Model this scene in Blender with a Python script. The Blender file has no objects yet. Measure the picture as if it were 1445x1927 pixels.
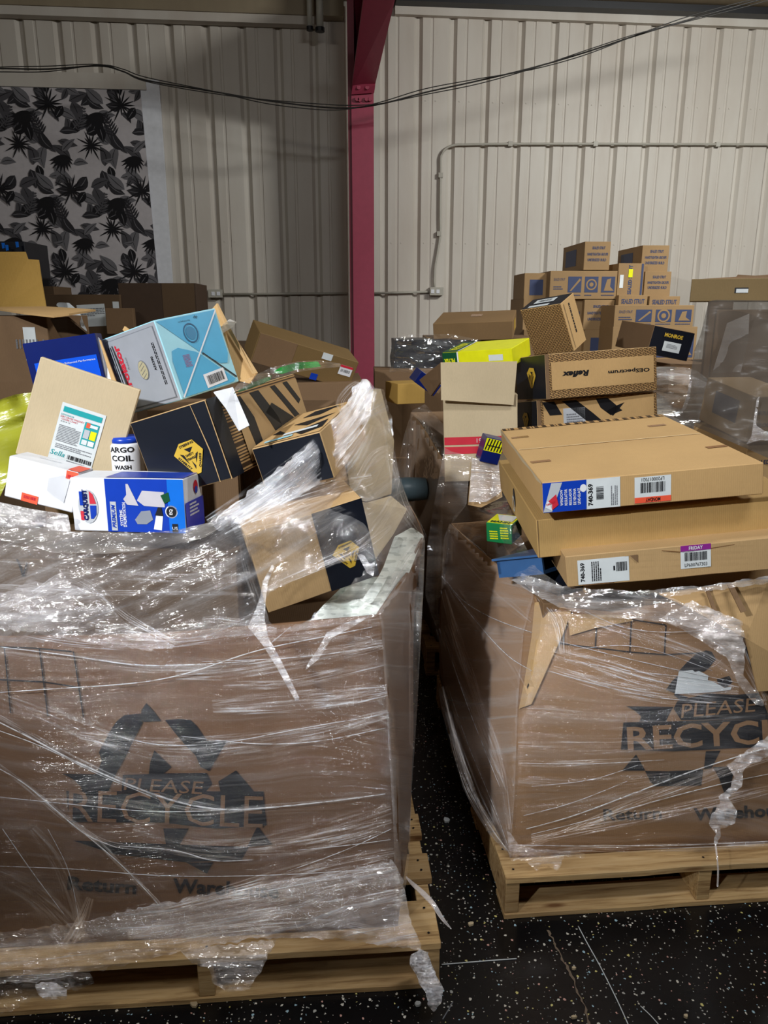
import bpy, bmesh, math, random
from mathutils import Vector, Matrix, Euler, noise
from mathutils.bvhtree import BVHTree
from mathutils.geometry import tessellate_polygon
R = math.radians
C = bpy.context.scene.collection
sc = bpy.context.scene
# ---------------------------------------------------------------- camera
FPX, CX, CY, EYE, PIT = 1430.0, 722.5, 963.5, 1.6, R(14.9)
cd = bpy.data.cameras.new('camera'); cam = bpy.data.objects.new('camera', cd); C.objects.link(cam)
cd.sensor_fit = 'VERTICAL'; cd.sensor_height = 24; cd.lens = 24*FPX/1927; cd.clip_start = .05
cam.location = (0, 0, EYE); cam.rotation_euler = (R(90)-PIT, 0, 0)
sc.camera = cam
# ---------------------------------------------------------------- world and lamps
w = bpy.data.worlds.new('world'); sc.world = w; w.use_nodes = True
w.node_tree.nodes['Background'].inputs[0].default_value = (.75, .8, .9, 1)
w.node_tree.nodes['Background'].inputs[1].default_value = .25
def lamp(kind, loc, target, power, col, size=.3, size_y=None, cone=None, blend=.5):
    l = bpy.data.lights.new(kind.lower()+'_lamp', kind); l.energy = power; l.color = col
    if kind == 'AREA':
        l.size = size
        if size_y: l.shape = 'RECTANGLE'; l.size_y = size_y
    else: l.shadow_soft_size = size
    if cone: l.spot_size = R(cone); l.spot_blend = blend
    o = bpy.data.objects.new(kind.lower()+'_lamp', l); C.objects.link(o); o.location = loc
    o.rotation_euler = (Vector(target)-Vector(loc)).to_track_quat('-Z', 'Y').to_euler()
    return o
lamp('SPOT', (-2.0, -1.1, 3.0), (-.05, 2.3, 1.45), 500, (.95, .98, 1), .05, cone=46, blend=.85)
lamp('AREA', (3.6, 3.6, 3.95), (2.2, 6.6, .3), 122, (.97, .98, .95), 1.0, .3)
lamp('AREA', (1.2, .3, 4.0), (.6, 2.2, .8), 42, (.96, .98, 1), 1.3, .25)
lamp('AREA', (-2.6, -.8, 3.9), (-1.2, 4.0, .8), 24, (1, .96, .88), 1.3, .25)
vs = sc.view_settings; vs.view_transform = 'Standard'; vs.look = 'None'; vs.gamma = 1; vs.exposure = .35
vs.use_curve_mapping = False
sc.cycles.transparent_max_bounces = 24; sc.cycles.max_bounces = 8; sc.cycles.sample_clamp_indirect = 4
random.seed(7)
# ---------------------------------------------------------------- helpers
FW = Vector((0, math.cos(PIT), -math.sin(PIT))); UP = Vector((0, math.sin(PIT), math.cos(PIT))); RT = Vector((1, 0, 0))
EYEP = Vector((0, 0, EYE))
def ray(u, v): return FW+RT*((u-CX)/FPX)-UP*((v-CY)/FPX)
def at(u, v, Y):                       # measured picture position at distance Y in front of the viewer
    d = ray(u, v); return EYEP+d*(Y/d.y)
def tag(o, label=None, cat=None, group=None, kind=None):
    if label: o['label'] = label
    if cat: o['category'] = cat
    if group: o['group'] = group
    if kind: o['kind'] = kind
    return o
def link(name, me, mats, parent=None):
    o = bpy.data.objects.new(name, me); C.objects.link(o)
    for m in (mats if isinstance(mats, (list, tuple)) else [mats]): me.materials.append(m)
    if parent: o.parent = parent
    return o
def obj(name, bm, mats, parent=None, smooth=False):
    me = bpy.data.meshes.new(name); bm.normal_update(); bm.to_mesh(me); bm.free()
    if smooth: me.shade_smooth()
    return link(name, me, mats, parent)
def empty(name, loc=(0, 0, 0), rot=(0, 0, 0)):
    o = bpy.data.objects.new(name, None); C.objects.link(o); o.location = loc; o.rotation_euler = rot
    o.empty_display_size = .05; return o
def raw(name, vs_, fs, mats, parent=None, smooth=False, uvs=None):
    me = bpy.data.meshes.new(name); me.from_pydata([tuple(v) for v in vs_], [], fs)
    if uvs:
        l = me.uv_layers.new(name='UVMap')
        for p in me.polygons:
            for li in p.loop_indices: l.data[li].uv = uvs[me.loops[li].vertex_index]
    if smooth: me.shade_smooth()
    return link(name, me, mats, parent)
def boxbm(bm, lo, hi, mi=0, M=None):
    x0, y0, z0 = lo; x1, y1, z1 = hi
    P = [Vector(p) for p in ((x0,y0,z0),(x1,y0,z0),(x1,y1,z0),(x0,y1,z0),(x0,y0,z1),(x1,y0,z1),(x1,y1,z1),(x0,y1,z1))]
    if M: P = [M @ p for p in P]
    V = [bm.verts.new(p) for p in P]
    for f in ((0,3,2,1),(4,5,6,7),(0,1,5,4),(1,2,6,5),(2,3,7,6),(3,0,4,7)): bm.faces.new([V[i] for i in f]).material_index = mi
    return V
def tube(bm, pts, r, n=6, flat=1.0, cap=True):
    pts = [Vector(p) for p in pts]; rings = []
    for i, p in enumerate(pts):
        t = (pts[min(i+1, len(pts)-1)]-pts[max(i-1, 0)]).normalized()
        a = t.cross(Vector((0, 0, 1)) if abs(t.z) < .9 else Vector((0, 1, 0))).normalized(); b = t.cross(a)
        rr = r(i/(len(pts)-1)) if callable(r) else r
        rings.append([bm.verts.new(p+a*math.cos(2*math.pi*k/n)*rr*flat+b*math.sin(2*math.pi*k/n)*rr) for k in range(n)])
    for A, B in zip(rings, rings[1:]):
        for k in range(n): bm.faces.new((A[k], A[(k+1) % n], B[(k+1) % n], B[k]))
    if cap:
        bm.faces.new(rings[0][::-1]); bm.faces.new(rings[-1])
def smoothline(pts, n=8):
    P = [Vector(p) for p in pts]; P = [2*P[0]-P[1]]+P+[2*P[-1]-P[-2]]; out = []
    for i in range(1, len(P)-2):
        for k in range(n):
            t = k/n; a, b, c, d = P[i-1], P[i], P[i+1], P[i+2]
            out.append(.5*((2*b)+(c-a)*t+(2*a-5*b+4*c-d)*t*t+(3*b-a-3*c+d)*t**3))
    out.append(P[-2]); return out
# ---------------------------------------------------------------- materials
def srgb(r, g, b):
    f = lambda c: (c/255/12.92 if c/255 <= .04045 else ((c/255+.055)/1.055)**2.4)
    return (f(r), f(g), f(b), 1)
class NT:
    def __init__(s, name):
        s.m = bpy.data.materials.new(name); s.m.use_nodes = True; s.t = s.m.node_tree; s.t.nodes.clear()
        s.out = s.n('ShaderNodeOutputMaterial')
    def n(s, ty, **kw):
        x = s.t.nodes.new(ty)
        for k, v in kw.items():
            if k in x.inputs.keys(): s.set(x.inputs[k], v)
            else: setattr(x, k, v)
        return x
    def set(s, inp, v):
        if isinstance(v, bpy.types.NodeSocket): s.t.links.new(v, inp)
        else: inp.default_value = v
    def math(s, op, a, b=0, clamp=False):
        x = s.t.nodes.new('ShaderNodeMath'); x.operation = op; x.use_clamp = clamp; s.set(x.inputs[0], a); s.set(x.inputs[1], b); return x.outputs[0]
    def ramp(s, f, stops, interp='LINEAR'):
        x = s.t.nodes.new('ShaderNodeValToRGB'); cr = x.color_ramp; cr.interpolation = interp
        while len(cr.elements) < len(stops): cr.elements.new(.5)
        for e, (p, c) in zip(cr.elements, stops): e.position = p; e.color = c if len(c) == 4 else (*c, 1)
        s.set(x.inputs[0], f); return x.outputs[0]
    def mix(s, f, a, b, bt='MIX'):
        x = s.t.nodes.new('ShaderNodeMix'); x.data_type = 'RGBA'; x.blend_type = bt
        s.set(x.inputs[0], f); s.set(x.inputs[6], a); s.set(x.inputs[7], b); return x.outputs[2]
    def tex(s, kind, vec, scale, **kw):
        x = s.t.nodes.new('ShaderNodeTex'+kind); s.set(x.inputs['Vector'], vec); s.set(x.inputs['Scale'], scale)
        for k, v in kw.items():
            if k in x.inputs.keys(): s.set(x.inputs[k], v)
            else: setattr(x, k, v)
        return x
    def mapping(s, vec, scale=(1, 1, 1), rot=(0, 0, 0), loc=(0, 0, 0)):
        x = s.t.nodes.new('ShaderNodeMapping'); s.set(x.inputs[0], vec); x.inputs['Scale'].default_value = scale
        x.inputs['Rotation'].default_value = rot; x.inputs['Location'].default_value = loc; return x.outputs[0]
    def bump(s, h, st, dist=.01):
        x = s.t.nodes.new('ShaderNodeBump'); x.inputs['Strength'].default_value = st; x.inputs['Distance'].default_value = dist
        s.set(x.inputs['Height'], h); return x.outputs[0]
    def bsdf(s, col, rough=.6, spec=.4, normal=None, metal=0.):
        b = s.n('ShaderNodeBsdfPrincipled'); s.set(b.inputs['Base Color'], col); s.set(b.inputs['Roughness'], rough)
        b.inputs['Specular IOR Level'].default_value = spec; b.inputs['Metallic'].default_value = metal
        if normal: s.set(b.inputs['Normal'], normal)
        s.t.links.new(b.outputs[0], s.out.inputs[0]); return b
    def oc(s): return s.n('ShaderNodeTexCoord').outputs['Object']
    def uv(s): return s.n('ShaderNodeTexCoord').outputs['UV']
    def rnd(s): return s.n('ShaderNodeObjectInfo').outputs['Random']
def plain(name, c, rough=.5, spec=.4, metal=0.):
    t = NT(name); o = t.oc(); n = t.tex('Noise', o, 25, Detail=4).outputs[0]
    f = t.ramp(n, [(0, (.86, .86, .86)), (1, (1.1, 1.1, 1.1))]); t.bsdf(t.mix(1., c, f, 'MULTIPLY'), rough, spec, metal=metal); return t.m
def kraft(name, c, flute=1.0):
    t = NT(name); o = t.oc()
    big = t.tex('Noise', o, 3.5, Detail=5, Roughness=.6).outputs[0]; fine = t.tex('Noise', t.mapping(o, (60, 60, 14)), 6, Detail=3).outputs[0]
    k = t.math('MULTIPLY_ADD', big, .35); t.t.nodes[-1].inputs[2].default_value = .82
    k2 = t.math('MULTIPLY_ADD', fine, .16); t.t.nodes[-1].inputs[2].default_value = .92
    col = t.mix(1., c, t.math('MULTIPLY', k, k2), 'MULTIPLY')
    wv = t.tex('Wave', o, 60, bands_direction='X', Distortion=.4).outputs['Fac']
    h = t.math('ADD', t.math('MULTIPLY', wv, .15*flute), big)
    t.bsdf(col, .72, .25, t.bump(h, .18, .004)); return t.m
K_TAN = kraft('kraft_tan', srgb(182, 150, 106)); K_DARK = kraft('kraft_dark', srgb(122, 96, 70))
K_GREY = kraft('kraft_grey', srgb(196, 178, 146), .3); K_BIN = kraft('kraft_bin', srgb(116, 86, 62), .6); K_BINR = kraft('kraft_bin_right', srgb(146, 112, 78), .6); K_DIM = kraft('kraft_dim', srgb(94, 74, 54), .4)  # shade put into colour: bin krafts for lower fronts, dim kraft for left rear
K_WARM = kraft('kraft_warm', srgb(192, 156, 106)); K_GOLD = kraft('kraft_gold', srgb(176, 140, 72), 1.5); K_STRUT = kraft('kraft_strut', srgb(148, 120, 84), .3)
INK = plain('ink_black', srgb(24, 24, 28), .45); NAVY = plain('ink_navy', srgb(14, 20, 28), .6, .2); BLACKC = plain('black_card', srgb(20, 24, 34), .38)
WHITE = plain('white_card', srgb(228, 230, 236), .5); PAPER = plain('white_paper', srgb(214, 220, 222), .6); GOLD = plain('gold_ink', srgb(214, 176, 62), .4)
BLUE = plain('blue_ink', srgb(20, 62, 176), .3); BLUE2 = plain('blue_light_ink', srgb(20, 110, 215), .3); DBLUE = plain('dark_blue_card', srgb(14, 30, 96), .28)
SKY = plain('sky_blue_card', srgb(84, 172, 214), .35); SKYL = plain('pale_blue_card', srgb(164, 218, 234), .35); SILV = plain('silver_card', srgb(160, 164, 172), .3, .6)
RED = plain('red_ink', srgb(204, 44, 62), .5); ORANGE = plain('orange_sticker', srgb(240, 92, 62), .5); TEAL = plain('teal_ink', srgb(30, 160, 165), .5)
GREY = plain('grey_ink', srgb(120, 122, 128), .6); LGREY = plain('light_grey_ink', srgb(186, 190, 196), .5); YEL = plain('yellow_card', srgb(232, 232, 20), .4)
GREEN = plain('green_card', srgb(20, 120, 66), .4); DGREEN = plain('dark_green_card', srgb(12, 78, 46), .4); PURPLE = plain('purple_ink', srgb(140, 40, 140), .5)
TRAY = plain('blue_plastic', srgb(52, 92, 142), .3); GREYB = plain('grey_blue_plastic', srgb(92, 112, 122), .4); SKETCH = plain('strut_blue_ink', srgb(56, 66, 98), .6)
PINK = plain('pink_paint', srgb(156, 60, 82), .4); PINKD = plain('pink_paint_dark', srgb(112, 30, 48), .5); GALV = plain('galvanised_paint', srgb(176, 172, 160), .45)  # second pink is a darker copy for web, side plate and back flange
WIRE = plain('black_wire', srgb(40, 38, 36), .5); BROWNINK = plain('brown_ink', srgb(120, 84, 50), .7)
TAPE = plain('brown_tape', srgb(150, 108, 70), .25)
def tread():
    t = NT('tread_print'); o = t.oc()
    br = t.tex('Brick', t.mapping(o, (1, 1, 1), (R(90), 0, R(14))), 1, **{'Mortar Size': .0016, 'Brick Width': .022, 'Row Height': .0065})
    br.inputs['Color1'].default_value = srgb(190, 150, 98); br.inputs['Color2'].default_value = srgb(178, 138, 88); br.inputs['Mortar'].default_value = srgb(66, 48, 30)
    br.inputs['Scale'].default_value = 1
    t.bsdf(br.outputs[0], .6, .3); return t.m
TREAD = tread()
def wood():
    t = NT('pallet_wood'); o = t.oc(); r = t.rnd(); cv = t.n('ShaderNodeCombineXYZ'); t.set(cv.inputs[0], t.math('MULTIPLY', r, 20)); t.set(cv.inputs[1], t.math('MULTIPLY', r, 11))
    va = t.n('ShaderNodeVectorMath', operation='ADD'); t.set(va.inputs[0], o); t.set(va.inputs[1], cv.outputs[0])
    g = t.tex('Noise', t.mapping(va.outputs[0], (3, 42, 42)), 1.4, Detail=8, Roughness=.65, Distortion=.6).outputs[0]
    kn = t.tex('Voronoi', t.mapping(va.outputs[0], (3.2, 11, 11)), 1).outputs['Distance']
    b = t.tex('Noise', va.outputs[0], 2.2, Detail=3).outputs[0]
    c = t.ramp(g, [(.3, srgb(138, 104, 66)), (.5, srgb(200, 166, 116)), (.75, srgb(222, 192, 146))])
    c = t.mix(t.ramp(b, [(.45, (0, 0, 0)), (.72, (.55, .55, .55))]), c, srgb(120, 92, 62))
    c = t.mix(t.ramp(kn, [(.05, (.85,)*3), (.13, (0,)*3)]), c, srgb(96, 58, 30))
    t.bsdf(c, .75, .2, t.bump(g, .35, .004)); return t.m
WOOD = wood()
def floor_mat():
    t = NT('speckled_black_epoxy'); o = t.oc(); cols = []
    base = srgb(9, 10, 12); c = t.mix(t.tex('Noise', o, 1.3, Detail=5).outputs[0], base, srgb(22, 22, 24))
    for sc_, th, pr, seed in ((62, .23, .19, 0), (110, .25, .24, 5.3), (34, .13, .10, 9.1)):
        wp = t.tex('Noise', o, 240, Detail=1).outputs[1]; sv = t.n('ShaderNodeVectorMath', operation='MULTIPLY_ADD')
        t.set(sv.inputs[0], wp); sv.inputs[1].default_value = (.006,)*3; t.set(sv.inputs[2], t.mapping(o, (1, 1, 1), loc=(seed, seed, 0)))
        v = t.tex('Voronoi', sv.outputs[0], sc_, voronoi_dimensions='2D'); sep = t.n('ShaderNodeSeparateColor'); t.set(sep.inputs[0], v.outputs['Color'])
        d = t.math('LESS_THAN', v.outputs['Distance'], t.math('MULTIPLY', sep.outputs[1], th)); k = t.math('LESS_THAN', sep.outputs[0], pr)
        pc = t.ramp(sep.outputs[2], [(0, srgb(212, 208, 196)), (.42, srgb(160, 192, 206)), (.56, srgb(214, 204, 128)), (.68, srgb(206, 160, 148)), (.8, srgb(176, 176, 170))], 'CONSTANT')
        c = t.mix(t.math('MULTIPLY', d, k), c, pc)
    rg = t.ramp(t.tex('Noise', o, 4, Detail=6).outputs[0], [(.3, (.18,)*3), (.7, (.42,)*3)])
    t.bsdf(c, rg, .5, t.bump(t.tex('Noise', o, 14, Detail=5).outputs[0], .12, .01)); return t.m
def wall_mat(name, c1, c2):
    t = NT(name); o = t.oc(); n = t.tex('Noise', t.mapping(o, (1.5, 1.5, .35)), 1.6, Detail=6, Roughness=.6).outputs[0]
    t.bsdf(t.mix(t.ramp(n, [(.35, (0,)*3), (.7, (1,)*3)]), c1, c2), .5, .35, t.bump(n, .05, .01)); return t.m
WALLM = wall_mat('white_sheet_metal', srgb(206, 200, 190), srgb(190, 180, 168)); CEILM = wall_mat('ceiling_paint', srgb(150, 136, 112), srgb(134, 120, 98))
FLOORM = floor_mat()
def film(name, haze=(.10, .55), gl=.18, col=(.80, .80, .83), crin=1.0, sx=1.3, sy=34, rot=0., tint=None, rough=.075, gk=1.5):
    t = NT(name); uv = t.uv()
    wv = t.tex('Noise', uv, 1.7, Detail=2).outputs[1]; ad = t.n('ShaderNodeVectorMath', operation='MULTIPLY_ADD')
    t.set(ad.inputs[0], wv); ad.inputs[1].default_value = (.0, .16, 0); t.set(ad.inputs[2], uv); w_ = ad.outputs[0]
    s1 = t.tex('Noise', t.mapping(w_, (sx, sy, 1), (0, 0, rot)), 1, Detail=6, Roughness=.62).outputs[0]
    s2 = t.tex('Noise', t.mapping(w_, (sx*1.2, sy*1.5, 1), (0, 0, rot+.22), (3, 7, 0)), 1, Detail=5, Roughness=.6).outputs[0]
    s3 = t.tex('Noise', t.mapping(w_, (sx*.8, sy*.5, 1), (0, 0, rot-.16), (9, 2, 0)), 1, Detail=4).outputs[0]
    patch = t.ramp(t.tex('Noise', uv, 3.2, Detail=4).outputs[0], [(.42, (0,)*3), (.72, (1,)*3)])
    a = t.ramp(s1, [(.50, (0,)*3), (.72, (1,)*3)]); b = t.ramp(s2, [(.56, (0,)*3), (.74, (1,)*3)]); c3 = t.ramp(s3, [(.5, (0,)*3), (.75, (.6,)*3)])
    st = t.math('MAXIMUM', t.math('MAXIMUM', a, b), c3)
    h = t.math('MULTIPLY_ADD', st, haze[1]-haze[0]); t.t.nodes[-1].inputs[2].default_value = haze[0]
    h = t.math('ADD', h, t.math('MULTIPLY', patch, (.10 if gk > 1.4 else .04)*haze[1]/.5), True)
    cr = t.tex('Noise', t.mapping(uv, (26, 60, 1), (0, 0, rot+.1)), 1, Detail=3, Roughness=.5).outputs[0]
    dash = t.tex('Noise', t.mapping(w_, (sx*7, sy*7.5, 1), (0, 0, rot)), 1, Detail=2).outputs[0]
    dm = t.ramp(t.tex('Noise', t.mapping(uv, (3, 7, 1), (0, 0, rot), (5, 1, 0)), 1, Detail=3).outputs[0], [(.45, (0,)*3), (.62, (1,)*3)])
    hh = t.math('ADD', t.math('MULTIPLY', s1, .8), t.math('ADD', t.math('MULTIPLY', s2, .6), t.math('ADD', t.math('MULTIPLY', t.math('MULTIPLY', cr, patch), .4*crin), t.math('MULTIPLY', t.math('MULTIPLY', dash, dm), .22))))
    nb = t.bump(hh, 1.0, .02)
    df = t.n('ShaderNodeBsdfDiffuse'); df.inputs[0].default_value = (*col, 1)
    tl = t.n('ShaderNodeBsdfTranslucent'); tl.inputs[0].default_value = (*col, 1)
    md = t.n('ShaderNodeMixShader'); md.inputs[0].default_value = .3; t.t.links.new(df.outputs[0], md.inputs[1]); t.t.links.new(tl.outputs[0], md.inputs[2])
    tr = t.n('ShaderNodeBsdfTransparent'); tr.inputs[0].default_value = (*(tint or (.97, .97, .98)), 1)
    m1 = t.n('ShaderNodeMixShader'); t.set(m1.inputs[0], h); t.t.links.new(tr.outputs[0], m1.inputs[1]); t.t.links.new(md.outputs[0], m1.inputs[2])
    g = t.n('ShaderNodeBsdfGlossy'); g.inputs['Roughness'].default_value = rough; t.set(g.inputs['Normal'], nb); k_ = min(1, gl*gk); g.inputs['Color'].default_value = (k_, k_, k_, 1)
    m2 = t.n('ShaderNodeAddShader'); t.t.links.new(m1.outputs[0], m2.inputs[0]); t.t.links.new(g.outputs[0], m2.inputs[1])
    t.t.links.new(m2.outputs[0], t.out.inputs[0]); return t.m
FILM = film('stretch_film', (.03, .20), .12, gk=.7); FILM_HEAVY = film('stretch_film_layered', (.30, .85), .2, (.80, .82, .88), 1.4, 1.4, 40, .62)
FILM_SIDE = film('stretch_film_side', (.14, .42), .14, (.72, .72, .72), .6, sx=1.4, sy=34, rot=-.9); FILM_GREY = film('stretch_film_grey', (.66, .76), .008, (.135, .12, .105), .1, 1.0, 5, .3, rough=.35)
FILM_ROPE = film('stretch_film_rope', (.16, .85), .28, (.85, .86, .9), 1.0, 5, 60, 1.2); FILM_YEL = film('yellow_film', (.6, .95), .06, (.48, .50, .05), .3, 1.5, 10, .4, tint=(.9, .9, .3), rough=.3)
FILM_CLR = film('clear_bag', (.04, .16), .12, (.6, .62, .6), 1., 3, 12); FILM_EDGE = film('stretch_film_skirt', (.06, .55), .22, (.9, .9, .93), 1.8, 1.5, 44, .2)
FILM_DARK = film('dark_wrap', (.06, .3), .14, (.6, .58, .56), 1.2, 3, 16)
# ---------------------------------------------------------------- flat shapes and lettering
_tc = {}
def text_poly(s, bold=0., font_shear=0.):
    k = (s, bold, font_shear)
    if k not in _tc:
        cu = bpy.data.curves.new('t', 'FONT'); cu.body = s; cu.size = 1; cu.align_x = 'CENTER'; cu.align_y = 'CENTER'; cu.offset = bold; cu.shear = font_shear; cu.resolution_u = 2
        o = bpy.data.objects.new('t', cu); C.objects.link(o); dg = bpy.context.evaluated_depsgraph_get(); me = bpy.data.meshes.new_from_object(o.evaluated_get(dg))
        V = [(v.co.x, v.co.y) for v in me.vertices]; Fs = [tuple(p.vertices) for p in me.polygons]
        bpy.data.objects.remove(o); bpy.data.curves.remove(cu); bpy.data.meshes.remove(me)
        xs = [a for a, _ in V]; ys = [b for _, b in V]; cx = (min(xs)+max(xs))/2; cy = (min(ys)+max(ys))/2; w_ = max(xs)-min(xs); h_ = max(ys)-min(ys)
        _tc[k] = ([((a-cx)/w_, (b-cy)/h_) for a, b in V], Fs)
    return _tc[k]
FACE = {'f': lambda d, a, b, e: (a*d[0], -d[1]/2-e, b*d[2]), 'b': lambda d, a, b, e: (-a*d[0], d[1]/2+e, b*d[2]),
        'l': lambda d, a, b, e: (-d[0]/2-e, -a*d[1], b*d[2]), 'r': lambda d, a, b, e: (d[0]/2+e, a*d[1], b*d[2]),
        't': lambda d, a, b, e: (a*d[0], b*d[1], d[2]/2+e)}
FD = {'f': (0, 2), 'b': (0, 2), 'l': (1, 2), 'r': (1, 2), 't': (0, 1)}
class Face:                                  # a printed face of a carton; positions in metres from its centre
    def __init__(s, box, f): s.o = box; s.f = f; s.d = tuple(box['dims']); s.w = s.d[FD[f][0]]; s.h = s.d[FD[f][1]]; s.lay = 0
    def P(s, x, y, e): return FACE[s.f](s.d, x/s.w, y/s.h, e)
    def put(s, name, V, Fs, mat, e, par=None):
        return raw(name, [s.P(x, y, e) for x, y in V], Fs, mat, par or s.o)
    def poly(s, name, pts, mat, lay=1, par=None, frac=True):
        if frac: pts = [(a*s.w, b*s.h) for a, b in pts]
        a = sum(pts[i][0]*pts[(i+1) % len(pts)][1]-pts[(i+1) % len(pts)][0]*pts[i][1] for i in range(len(pts)))
        if a < 0: pts = pts[::-1]
        return s.put(name, pts, [tuple(range(len(pts)))], mat, .0009*lay+.0006, par)
    def rect(s, name, x, y, w_, h_, mat, lay=1, rot=0, par=None, frac=True):
        if frac: x *= s.w; y *= s.h; w_ *= s.w; h_ *= s.h
        c, n = math.cos(R(rot)), math.sin(R(rot))
        return s.poly(name, [(x+a*w_/2*c-b*h_/2*n, y+a*w_/2*n+b*h_/2*c) for a, b in ((-1,-1),(1,-1),(1,1),(-1,1))], mat, lay, par, False)
    def text(s, txt, x, y, w_, h_, mat, lay=2, rot=0, par=None, bold=.0, shear=0., name='lettering'):
        V, Fs = text_poly(txt, bold, shear); x *= s.w; y *= s.h; c, n = math.cos(R(rot)), math.sin(R(rot))
        return s.put(name, [(x+a*w_*c-b*h_*n, y+a*w_*n+b*h_*c) for a, b in V], Fs, mat, .0009*lay+.0006, par)
    def bars(s, x, y, w_, h_, mat=None, lay=2, rot=0, n=26, par=None, rows=False, name=None):
        x *= s.w; y *= s.h; c, sn = math.cos(R(rot)), math.sin(R(rot)); V = []; Fs = []; rg = random.Random(int(x*9999+n)); p = 0
        def q(a0, b0, a1, b1):
            k = len(V); V.extend([(x+a*c-b*sn, y+a*sn+b*c) for a, b in ((a0,b0),(a1,b0),(a1,b1),(a0,b1))]); Fs.append((k, k+1, k+2, k+3))
        if rows:
            for i in range(n):
                yy = h_/2-(i+.5)*h_/n; a = -w_/2; end = w_/2*(1 if rg.random() < .75 else rg.random())
                while a < end:
                    l = w_*rg.uniform(.04, .13); q(a, yy-h_/n*.26, min(a+l, w_/2), yy+h_/n*.26); a += l+w_*.018
        else:
            a = -w_/2
            while a < w_/2:
                l = w_/n*rg.choice((.3, .5, .9)); q(a, -h_/2, a+l, h_/2); a += l+w_/n*rg.choice((.35, .5, .8))
        return s.put(name or ('small_print' if rows else 'barcode'), V, Fs, mat or INK, .0009*lay+.0006, par)
    def disc(s, name, x, y, rx, ry, mat, lay=1, par=None, n=20, inner=0):
        x *= s.w; y *= s.h
        if inner:
            V = []; Fs = []
            for i in range(n):
                a = 2*math.pi*i/n; V += [(x+rx*math.cos(a), y+ry*math.sin(a)), (x+rx*inner*math.cos(a), y+ry*inner*math.sin(a))]
            for i in range(n): j = (i+1) % n; Fs.append((2*i, 2*j, 2*j+1, 2*i+1))
            return s.put(name, V, Fs, mat, .0009*lay+.0006, par)
        return s.poly(name, [(x+rx*math.cos(2*math.pi*i/n), y+ry*math.sin(2*math.pi*i/n)) for i in range(n)], mat, lay, par, False)
def carton(name, label, fit, mats, cat='box', group=None, dent=.0012, facemat=None, bev=.002, seam=True):
    (loc, rot, d) = fit; bm = bmesh.new(); bmesh.ops.create_cube(bm, size=1)
    for v in bm.verts: v.co = Vector((v.co.x*d[0], v.co.y*d[1], v.co.z*d[2]))
    bmesh.ops.bevel(bm, geom=bm.edges[:], offset=bev, segments=1, affect='EDGES')
    bmesh.ops.subdivide_edges(bm, edges=[e for e in bm.edges if e.calc_length() > .03], cuts=4, use_grid_fill=True)
    sd = Vector((loc[0]*7.3, loc[1]*3.1, loc[2]*5))
    if dent:
        for v in bm.verts: v.co += v.co.normalized()*dent*noise.noise(v.co*9+sd)
    bm.normal_update()
    if facemat:
        ax = {'f': (1,-1), 'b': (1,1), 'l': (0,-1), 'r': (0,1), 't': (2,1), 'o': (2,-1)}
        for f in bm.faces:
            for k, mi in facemat.items():
                a, s_ = ax[k]
                if f.normal[a]*s_ > .8: f.material_index = mi
    o = obj(name, bm, mats); o['dims'] = list(d); o.location = loc; o.rotation_euler = [R(a) for a in rot]
    tag(o, label, cat, group)
    return o
def fbox(name, label, u0, v0, u1, v1, Y, depth, mats, yaw=0., group=None, facemat=None, cat='box', **kw):
    a = at((u0+u1)/2, (v0+v1)/2, Y); px = (a-EYEP).dot(FW)/FPX
    w_ = (u1-u0)*px/math.cos(R(yaw)); h_ = (v1-v0)*px; n = Vector((-math.sin(R(yaw)), math.cos(R(yaw)), 0))
    return carton(name, label, (a+n*depth/2, (0, 0, yaw), (w_, depth, h_)), mats, cat, group, facemat=facemat, **kw)
def prism(name, pts, th, mat, parent=None, dirn=None, smooth=False):
    P = [Vector(p) for p in pts]; n = dirn or (P[1]-P[0]).cross(P[2]-P[0]).normalized(); bm = bmesh.new()
    A = [bm.verts.new(p-n*th/2) for p in P]; B = [bm.verts.new(p+n*th/2) for p in P]; k = len(P)
    bm.faces.new(A[::-1]); bm.faces.new(B)
    for i in range(k): bm.faces.new((A[i], A[(i+1) % k], B[(i+1) % k], B[i]))
    bmesh.ops.recalc_face_normals(bm, faces=bm.faces[:]); return obj(name, bm, mat, parent)
# sheets stretched over a load: outline measured in the picture, distance from control points
def inside(p, poly):
    x, y = p; r = False; j = len(poly)-1
    for i in range(len(poly)):
        if (poly[i][1] > y) != (poly[j][1] > y) and x < (poly[j][0]-poly[i][0])*(y-poly[i][1])/(poly[j][1]-poly[i][1])+poly[i][0]: r = not r
        j = i
    return r
def snap(p, poly):
    best = None
    for i in range(len(poly)):
        a = Vector(poly[i]); b = Vector(poly[(i+1) % len(poly)]); ab = b-a; t = max(0, min(1, (Vector(p)-a).dot(ab)/max(ab.length_squared, 1e-9))); q = a+ab*t; d = (q-Vector(p)).length
        if best is None or d < best[0]: best = (d, q)
    return best
def depthf(ctrl):
    def f(u, v):
        sw = sy = 0
        for a, b, Y in ctrl:
            w_ = 1/(((u-a)**2+(v-b)**2)+350)**1.5; sw += w_; sy += w_*Y
        return sy/sw
    return f
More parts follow.
